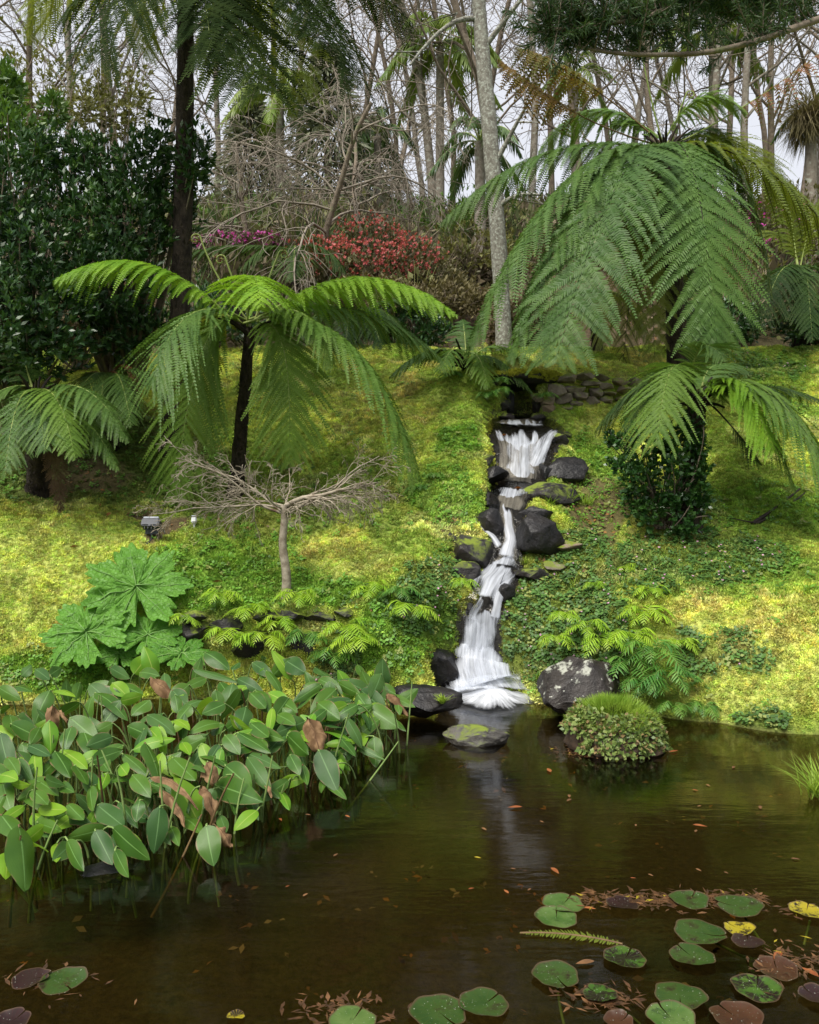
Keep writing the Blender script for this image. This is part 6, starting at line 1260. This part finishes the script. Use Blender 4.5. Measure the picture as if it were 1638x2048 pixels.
# leafy ground cover of small round leaves with tiny pink flowers
def cover(seed, n, L):
    r_ = np.random.default_rng(seed); a = r_.uniform(0, 2 * PI, n); d = np.stack([np.cos(a), np.sin(a), r_.uniform(-.3, .5, n)], 1); p_ = np.stack([r_.normal(0, L * .5, n), r_.normal(0, L * .5, n), r_.uniform(.3, 1.2, n) * L], 1)
    return blades(p_, d, np.cross(d, [0, 0, 1.]), L * r_.uniform(.7, 1.1, n), L * .8, .12, .5)
CP = [proto('cover_leaf', *cover(k, 6, .034), M['tint_gloss']) for k in range(4)]
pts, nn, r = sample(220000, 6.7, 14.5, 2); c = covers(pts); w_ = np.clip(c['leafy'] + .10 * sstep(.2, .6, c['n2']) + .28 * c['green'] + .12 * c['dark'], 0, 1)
keep = (pts[:, 2] > .03) & (stream_d(pts) > 1.1) & (r.uniform(0, 1, len(pts)) < w_ * .55); P_, n_ = pts[keep], nn[keep]; k_ = len(P_); g_ = sstep(.1, .7, c['leafy'][keep])[:, None]
tint = (np.array([.085, .19, .022]) * (1 - g_) + np.array([.060, .125, .028]) * g_) * r.uniform(.6, 1.6, (k_, 1)); yl = r.uniform(0, 1, (k_, 1)) < .12; tint = np.where(yl, np.array([.20, .24, .06]), tint)
scatter('ground_cover', P_, rot_to(unit(n_ * .8 + [0, -.15, .35]), r.uniform(0, 6.28, k_)), r.uniform(.7, 1.4, k_), tint, CP, r.integers(0, 4, k_))
FP = [proto('flower', *sprig(9, 5, .013, .011, .3, .6, .0, None), M['tint'])]
keep2 = np.flatnonzero(r.uniform(0, 1, k_) < .045 * g_[:, 0]); Q_ = P_[keep2] + n_[keep2] * .05 + [0, 0, .01]
scatter('pink_flowers', Q_, rot_to(unit(n_[keep2] + [0, -.5, .2]), r.uniform(0, 6, len(Q_))), r.uniform(.8, 1.4, len(Q_)), np.array([.62, .36, .50]) * r.uniform(.8, 1.2, (len(Q_), 1)), FP, np.zeros(len(Q_)))
# leaf litter on the slopes, in the wood and on the pond bed
LP = [proto('litter_leaf', *sprig(30 + k, 2, .055, .026, -.1, .35, .02, None), M['tint']) for k in range(3)]
pts, nn, r = sample(70000, 6.9, 22, 3); c = covers(pts); w_ = np.clip(c['litter'] * .8 + .4 * sstep(14.6, 16, pts[:, 1]) + .015 + .10 * c['dark'], 0, 1) * (stream_d(pts) > 1.15); keep = (pts[:, 2] > .02) & (r.uniform(0, 1, len(pts)) < w_ * .6); P1, n1_ = pts[keep] + [0, 0, .012], nn[keep]
x = r.uniform(-3.2, 3.6, 520); y = r.uniform(2.6, 7.4, 520); cl_ = fbm(np.stack([x * .9, y * .9, x * 0], -1), 2, 88); kp = (cl_ > -.1); x, y = x[kp], y[kp]; zz = gh(x, y); P2 = np.stack([x, y, np.minimum(zz + .012, -.03)], 1); P2 = P2[zz < -.04]; P2[:, 2] = np.maximum(P2[:, 2], r.uniform(-.4, -.05, len(P2)))
PT = np.concatenate([P1, P2]); NN = np.concatenate([n1_, np.tile([0, 0, 1.], (len(P2), 1))]); tc = np.array([[.16, .085, .04], [.22, .12, .05], [.10, .06, .035], [.28, .13, .04], [.24, .18, .10]])[r.integers(0, 5, len(PT))]
scatter('leaf_litter', PT, rot_to(unit(NN + r.normal(0, .25, NN.shape)), r.uniform(0, 6.28, len(PT))), r.uniform(.6, 1.4, len(PT)), tc, LP, r.integers(0, 3, len(PT)))
UP = []
for k in range(6):
    r_ = np.random.default_rng(50 + k); n = 60; d_ = unit(r_.normal(0, 1, (n, 3)) + [0, 0, .6]); q_ = d_ * r_.uniform(.1, .5, (n, 1)) * [1, 1, 1.1] + [0, 0, .15]; v1 = blades(q_, d_ + r_.normal(0, .5, (n, 3)), r_.normal(0, 1, (n, 3)), r_.uniform(.10, .2, n), .07)
    tl = [(np.array([[0, 0, -.1], d_[j] * .3 + [0, 0, .1], d_[j] * .75 + [0, 0, .15]]), np.array([.012, .009, .004])) for j in range(14)]; v, f = merge(v1, tubes(tl, 3)); UP.append(proto('undergrowth_clump', v, f, M['tint']))
y = np.sqrt(rng.uniform(15.6 ** 2, 46 ** 2, 5200)); x = rng.uniform(-.75, .75, len(y)) * y; z = gh(x, y); pu = np.stack([x, y, z], 1); nz = fbm(pu * .28, 3, 91); kp = rng.uniform(0, 1, len(y)) < np.clip(.55 + nz, .12, 1); pu, nz = pu[kp], nz[kp]
tu = np.array([[.16, .135, .085], [.12, .14, .05], [.09, .15, .045], [.21, .17, .11], [.18, .19, .07]])[rng.integers(0, 5, len(pu))] * rng.uniform(.7, 1.3, (len(pu), 1))
scatter('undergrowth', pu, np.stack([rng.normal(0, .2, len(pu)), rng.normal(0, .2, len(pu)), rng.uniform(0, 6.3, len(pu))], 1), rng.uniform(.6, 1.7, len(pu)) * (1 + .5 * np.clip(nz, 0, 1)), tu, UP, rng.integers(0, 6, len(pu)))
# floating debris: needles and bits caught between the pads
r = np.random.default_rng(8); px = np.concatenate([r.uniform(1150, 1530, 520), r.normal(1600, 25, 60), r.normal(1590, 40, 120), r.normal(690, 45, 120), r.normal(110, 60, 60), r.normal(1210, 40, 110), r.normal(1170, 28, 160)])
py = np.concatenate([1790 + (px[:520] - 1330) ** 2 / 9000 * -1 + r.normal(4, 6, 520) + np.abs(r.normal(0, 8, 520)), r.normal(1822, 8, 60), r.normal(1925, 20, 120), r.normal(2020, 14, 120), r.normal(1965, 18, 60), r.normal(1995, 10, 110), r.normal(1505, 7, 160)])
D = (H - .006) / (py - CY) * F; pos = np.stack([(px - CX) / F * D, D, np.full(len(D), .007)], 1); a = r.uniform(0, 6.3, len(D)); d = np.stack([np.cos(a), np.sin(a), 0 * a + .05], 1)
v, f = blades(pos, d, np.cross(d, [0, 0, 1.]), r.uniform(.02, .07, len(D)), r.uniform(.004, .02, len(D)), .1, .4); mi = r.choice(3, len(f), p=[.78, .19, .03]); o = link('pond_debris', mesh_of('pond_debris', v, f, [M['debris_wet'], M['dead_leaf'], M['yellow_leaf']], mi=mi)); o['kind'] = 'stuff'
# ------------------------------------------------------------------ the grassy tussock standing in the pond
c0 = P(1245, 1512, 3040 / (1512 - 1024.)); c0[2] = 0; c0[1] += .28; D0 = c0[1]; s0 = D0 / F
root = thing('tussock', 'round leafy hummock with a cap of fine grass standing in the pond', 'tussock', c0)
v, f = rock_geo((98 * s0, 84 * s0, 44 * s0), 61, 0, ICO3, .12); v = v[:, :] * [1, 1, 1]; v[:, 2] = np.maximum(v[:, 2], -.1); part('soil', root, v + c0 + [0, 0, .02], f, plainmat('wet_soil', (.03, .02, .013), (.07, .045, .028), .7, 20), smooth=True)
r = np.random.default_rng(3); n = 3600; d = unit(r.normal(0, 1, (n, 3))); d[:, 2] = np.abs(d[:, 2]); pp = c0 + d * np.array([104, 92, 92]) * s0 * (1 + .12 * vnoise(d * 2.4, 2) + .07 * vnoise(d * 6, 7))[:, None] + [0, 0, .01]; kp = d[:, 2] < .8; pp, d = pp[kp], d[kp]; kp = pp[:, 2] > .015 + .02 * vnoise(pp * 9, 4) + .14 * (pp[:, 0] < c0[0] - 80 * s0); pp, d = pp[kp], d[kp]; a = r.normal(0, 1, d.shape); dd = unit(d * .6 + a * .7 + [0, 0, -.25])
v, f = blades(pp, dd, np.cross(dd, d), r.uniform(.03, .055, len(pp)), .03, .12, .5); mi = r.choice(3, len(f), p=[.5, .35, .15]); part('leaves', root, v, f, [leafmat('tussock_leaf', (.15, .21, .05), (.24, .28, .09), .2, .5, 12), leafmat('tussock_leaf_dark', (.08, .13, .03), (.12, .18, .045), .2, .45, 12), leafmat('tussock_leaf_red', (.20, .14, .06), (.28, .20, .09), .2, .5, 12)], mi=mi)['kind'] = 'stuff'
n = 5200; a = r.uniform(0, 6.3, n); q = np.sqrt(r.uniform(0, 1, n)); base = c0 + np.stack([np.cos(a) * q * 84 * s0, np.sin(a) * q * 72 * s0, np.sqrt(1 - .75 * q ** 2) * 84 * s0 * (1 + .10 * vnoise(np.stack([np.cos(a) * q * 3, np.sin(a) * q * 3, q * 0], -1), 6))], 1); d = np.stack([np.cos(a) * q * .9, np.sin(a) * q * .9, 1 - .4 * q], 1) + r.normal(0, .3, (n, 3))
v, f = blades(base, d, r.normal(0, 1, (n, 3)), r.uniform(.035, .105, n), .0042, .1, .35); part('grass_cap', root, v, f, M['grass'])['kind'] = 'stuff'
# grass tufts
def tuft(label, p, size, n, seed, mat='grass', group='grass tufts', wd=.008):
    r_ = np.random.default_rng(seed); root_ = thing('grass_tuft', label, 'grass', p, group); ls_ = []
    a_ = r_.uniform(0, 6.3, n); e_ = r_.uniform(.7, 1.45, n); Vs, Fs, of = [], [], 0
    for k in range(n):
        d_ = np.array([math.cos(a_[k]) * math.cos(e_[k]), math.sin(a_[k]) * math.cos(e_[k]), math.sin(e_[k])]); L = size * r_.uniform(.5, 1.1); s_ = np.linspace(0, 1, 5)[:, None]
        c_ = p + r_.normal(0, size * .10, 3) * [1, 1, 0] + d_ * L * s_ + np.array([d_[0], d_[1], -.55]) * L * .45 * s_ ** 2; sd = unit(np.cross(d_, [0, 0, 1.])); w2 = wd * np.array([.8, 1, .8, .5, .05])[:, None] * .5
        vv = np.stack([c_ - sd * w2, c_ + sd * w2], 1).reshape(-1, 3); i_ = np.arange(10).reshape(5, 2) + of; Vs.append(vv); Fs.append(np.stack([i_[:-1, 0], i_[:-1, 1], i_[1:, 1], i_[1:, 0]], -1)); of += 10
    part('blades', root_, np.concatenate(Vs), np.concatenate(Fs), M[mat])
for i, (a, b, sz, n, lb) in enumerate([(1160, 838, .34, 46, 'grass tuft on the mossy corner right of the culvert'), (1140, 1005, .26, 60, 'fine grass tuft right of the middle pool'), (1175, 1010, .24, 60, 'soft grass tuft further right of the middle pool'), (1118, 1068, .18, 40, 'grass tuft behind the big angular boulder'), (1135, 1180, .42, 7, 'tall thin grass blades in the pink flowered cover'), (1050, 1130, .16, 60, 'bright grass below the big angular boulder'),
        (880, 1105, .24, 14, 'grass blades among rusty leaves left of the stream'), (460, 1130, .30, 22, 'thin grass standing in the green moss left of the maple'), (505, 1110, .30, 14, 'thin grass nearer the maple in the green moss'), (548, 1120, .34, 12, 'upright blades just left of the maple trunk'), (1560, 1200, .26, 26, 'grass tuft on top of the yellow moss at the right'), (1620, 1190, .3, 30, 'grass tuft on the yellow moss at the far right'), (1080, 1360, .18, 60, 'grass tuft behind the lichened boulder, left'),
        (1100, 1010, .2, 40, 'small grass tuft on the slab right of the middle pool'), (1240, 1180, .26, 16, 'grass in the middle of the leafy cover'), (705, 1330, .16, 30, 'grass tuft in the moss left of the pond rocks'), (1150, 1000, .3, 30, 'grass tuft hanging at the slab right end'), (30, 1040, .3, 8, 'broad blades in the shade at the left edge')]):
    tuft(lb, G(a, b), sz, n, 800 + i)
tuft('pale grass tussock at the right edge of the pond', P(1640, 1592, 3040 / (1592 - 1024.)) * [1, 1, 0], .34, 160, 830)
tuft('pale green sprigs growing on the low wet rock left of the foam', P(885, 1406, 7.25), .12, 60, 831, wd=.014)
# ------------------------------------------------------------------ garden lights, fallen branch
ft = G(303, 1076); root = thing('spotlight', 'dark grey square garden spotlight tilted up in the moss', 'spotlight', ft); c0 = P(303, 1048, ft[1] - .02)
def beveled(name, parent, c, s, rx, mat, bev=.012):
    bm = bmesh.new(); bmesh.ops.create_cube(bm, size=1); bmesh.ops.scale(bm, vec=s, verts=bm.verts); bmesh.ops.bevel(bm, geom=bm.edges[:], offset=bev, segments=2, affect='EDGES'); bmesh.ops.rotate(bm, cent=(0, 0, 0), matrix=__import__('mathutils').Matrix.Rotation(rx, 3, 'X'), verts=bm.verts); bmesh.ops.translate(bm, vec=Vector(c), verts=bm.verts)
    me = bpy.data.meshes.new(name); bm.to_mesh(me); bm.free(); me.materials.append(M[mat]); return link(name, me, parent)
h = beveled('housing', root, c0, (.21, .13, .10), -.5, 'black_plastic'); beveled('glass', h, c0 + [0, .03, .054], (.18, .115, .012), -.5, 'lamp_glass', .004); beveled('clip', h, c0 + [0, -.066, .0], (.03, .012, .05), -.5, 'black_plastic', .003)
for k in range(4): beveled('fin', h, c0 + [-.06 + .04 * k, -.058, -.035], (.006, .02, .05), -.5, 'black_plastic', .001)
beveled('bracket', root, c0 + [0, .01, -.085], (.15, .02, .07), 0, 'black_plastic', .004); v, f = tubes([(np.array([c0 + [0, .01, -.1], c0 + [0, .01, -.3]]), np.array([.012, .012]))], 8); part('stake', root, v, f, M['black_plastic'])
cb = polyl(np.array([G(330, 1070) + [0, 0, .015], G(322, 1062) + [0, 0, .03], G(300, 1085) + [0, 0, .02], G(285, 1095) + [0, 0, .0]]), np.linspace(0, 1, 16)); part('cable', root, *tubes([(cb, np.full(16, .006))], 6), M['black_plastic'])
ft = G(388, 1062); root = thing('spotlight', 'small pale grey garden light half hidden behind the maple twigs', 'spotlight', ft); c0 = P(388, 1040, ft[1])
beveled('housing', root, c0, (.06, .05, .075), -.4, 'grey_plastic', .01); beveled('glass', root, c0 + [0, .0, .045], (.05, .045, .01), -.4, 'lamp_glass', .003); v, f = tubes([(np.array([c0 + [0, .01, -.02], c0 + [0, .01, -.25]]), np.array([.012, .012]))], 8); part('stake', root, v, f, M['grey_plastic'])
a, b = G(1505, 1052) + [0, 0, .03], G(1600, 1000) + [0, 0, .14]; root = thing('fallen_branch', 'dark dead branch lying on the moss at the right', 'branch', a); s = np.linspace(0, 1, 9)
v, f = tubes([(bez(a, (a + b) / 2 + [0, 0, -.03], b, s), np.linspace(.024, .012, 9)), (bez(a + [.05, 0, 0], (a + b) / 2 + [.06, 0, -.08], b + [.06, 0, -.05], s), np.linspace(.02, .008, 9)), (bez(a + [.06, 0, 0], a + [-.05, 0, .02], a + [-.2, .1, .06], s), np.linspace(.014, .005, 9))], 6); part('limb', root, v, f, M['rib_dark'], smooth=True)
for i, (px, py, lb) in enumerate([(1085, 1083, 'tan dead leaf lying on the big angular boulder'), (1000, 876, 'orange leaf on the wet top ledge of the cascade'), (1212, 1205, 'pale dead leaf on the leafy cover'), (425, 1170, 'tan dead leaf in the green moss left of the maple'), (138, 1100, 'brown dead leaf on the yellow moss at the left'), (1027, 982, 'small tan leaf in the middle pool of the cascade')]):
    D = {0: 9.02, 1: 10.85, 5: 9.98}.get(i); p_ = (P(px, py, D) if D else G(px, py)) + [0, 0, .03]; s_ = .11
    v, f = blades(np.array([p_]), np.array([[1, .2, .1]]), np.array([[0, -1, .5]]), s_, s_ * .5, .25); o = link('fallen_leaf', mesh_of('fallen_leaf', v - p_, f, M['orange_leaf' if i in (1, 5) else 'dead_leaf'])); o.location = p_.tolist(); tag(o, lb, 'leaf', 'dead leaves lying on the bank')
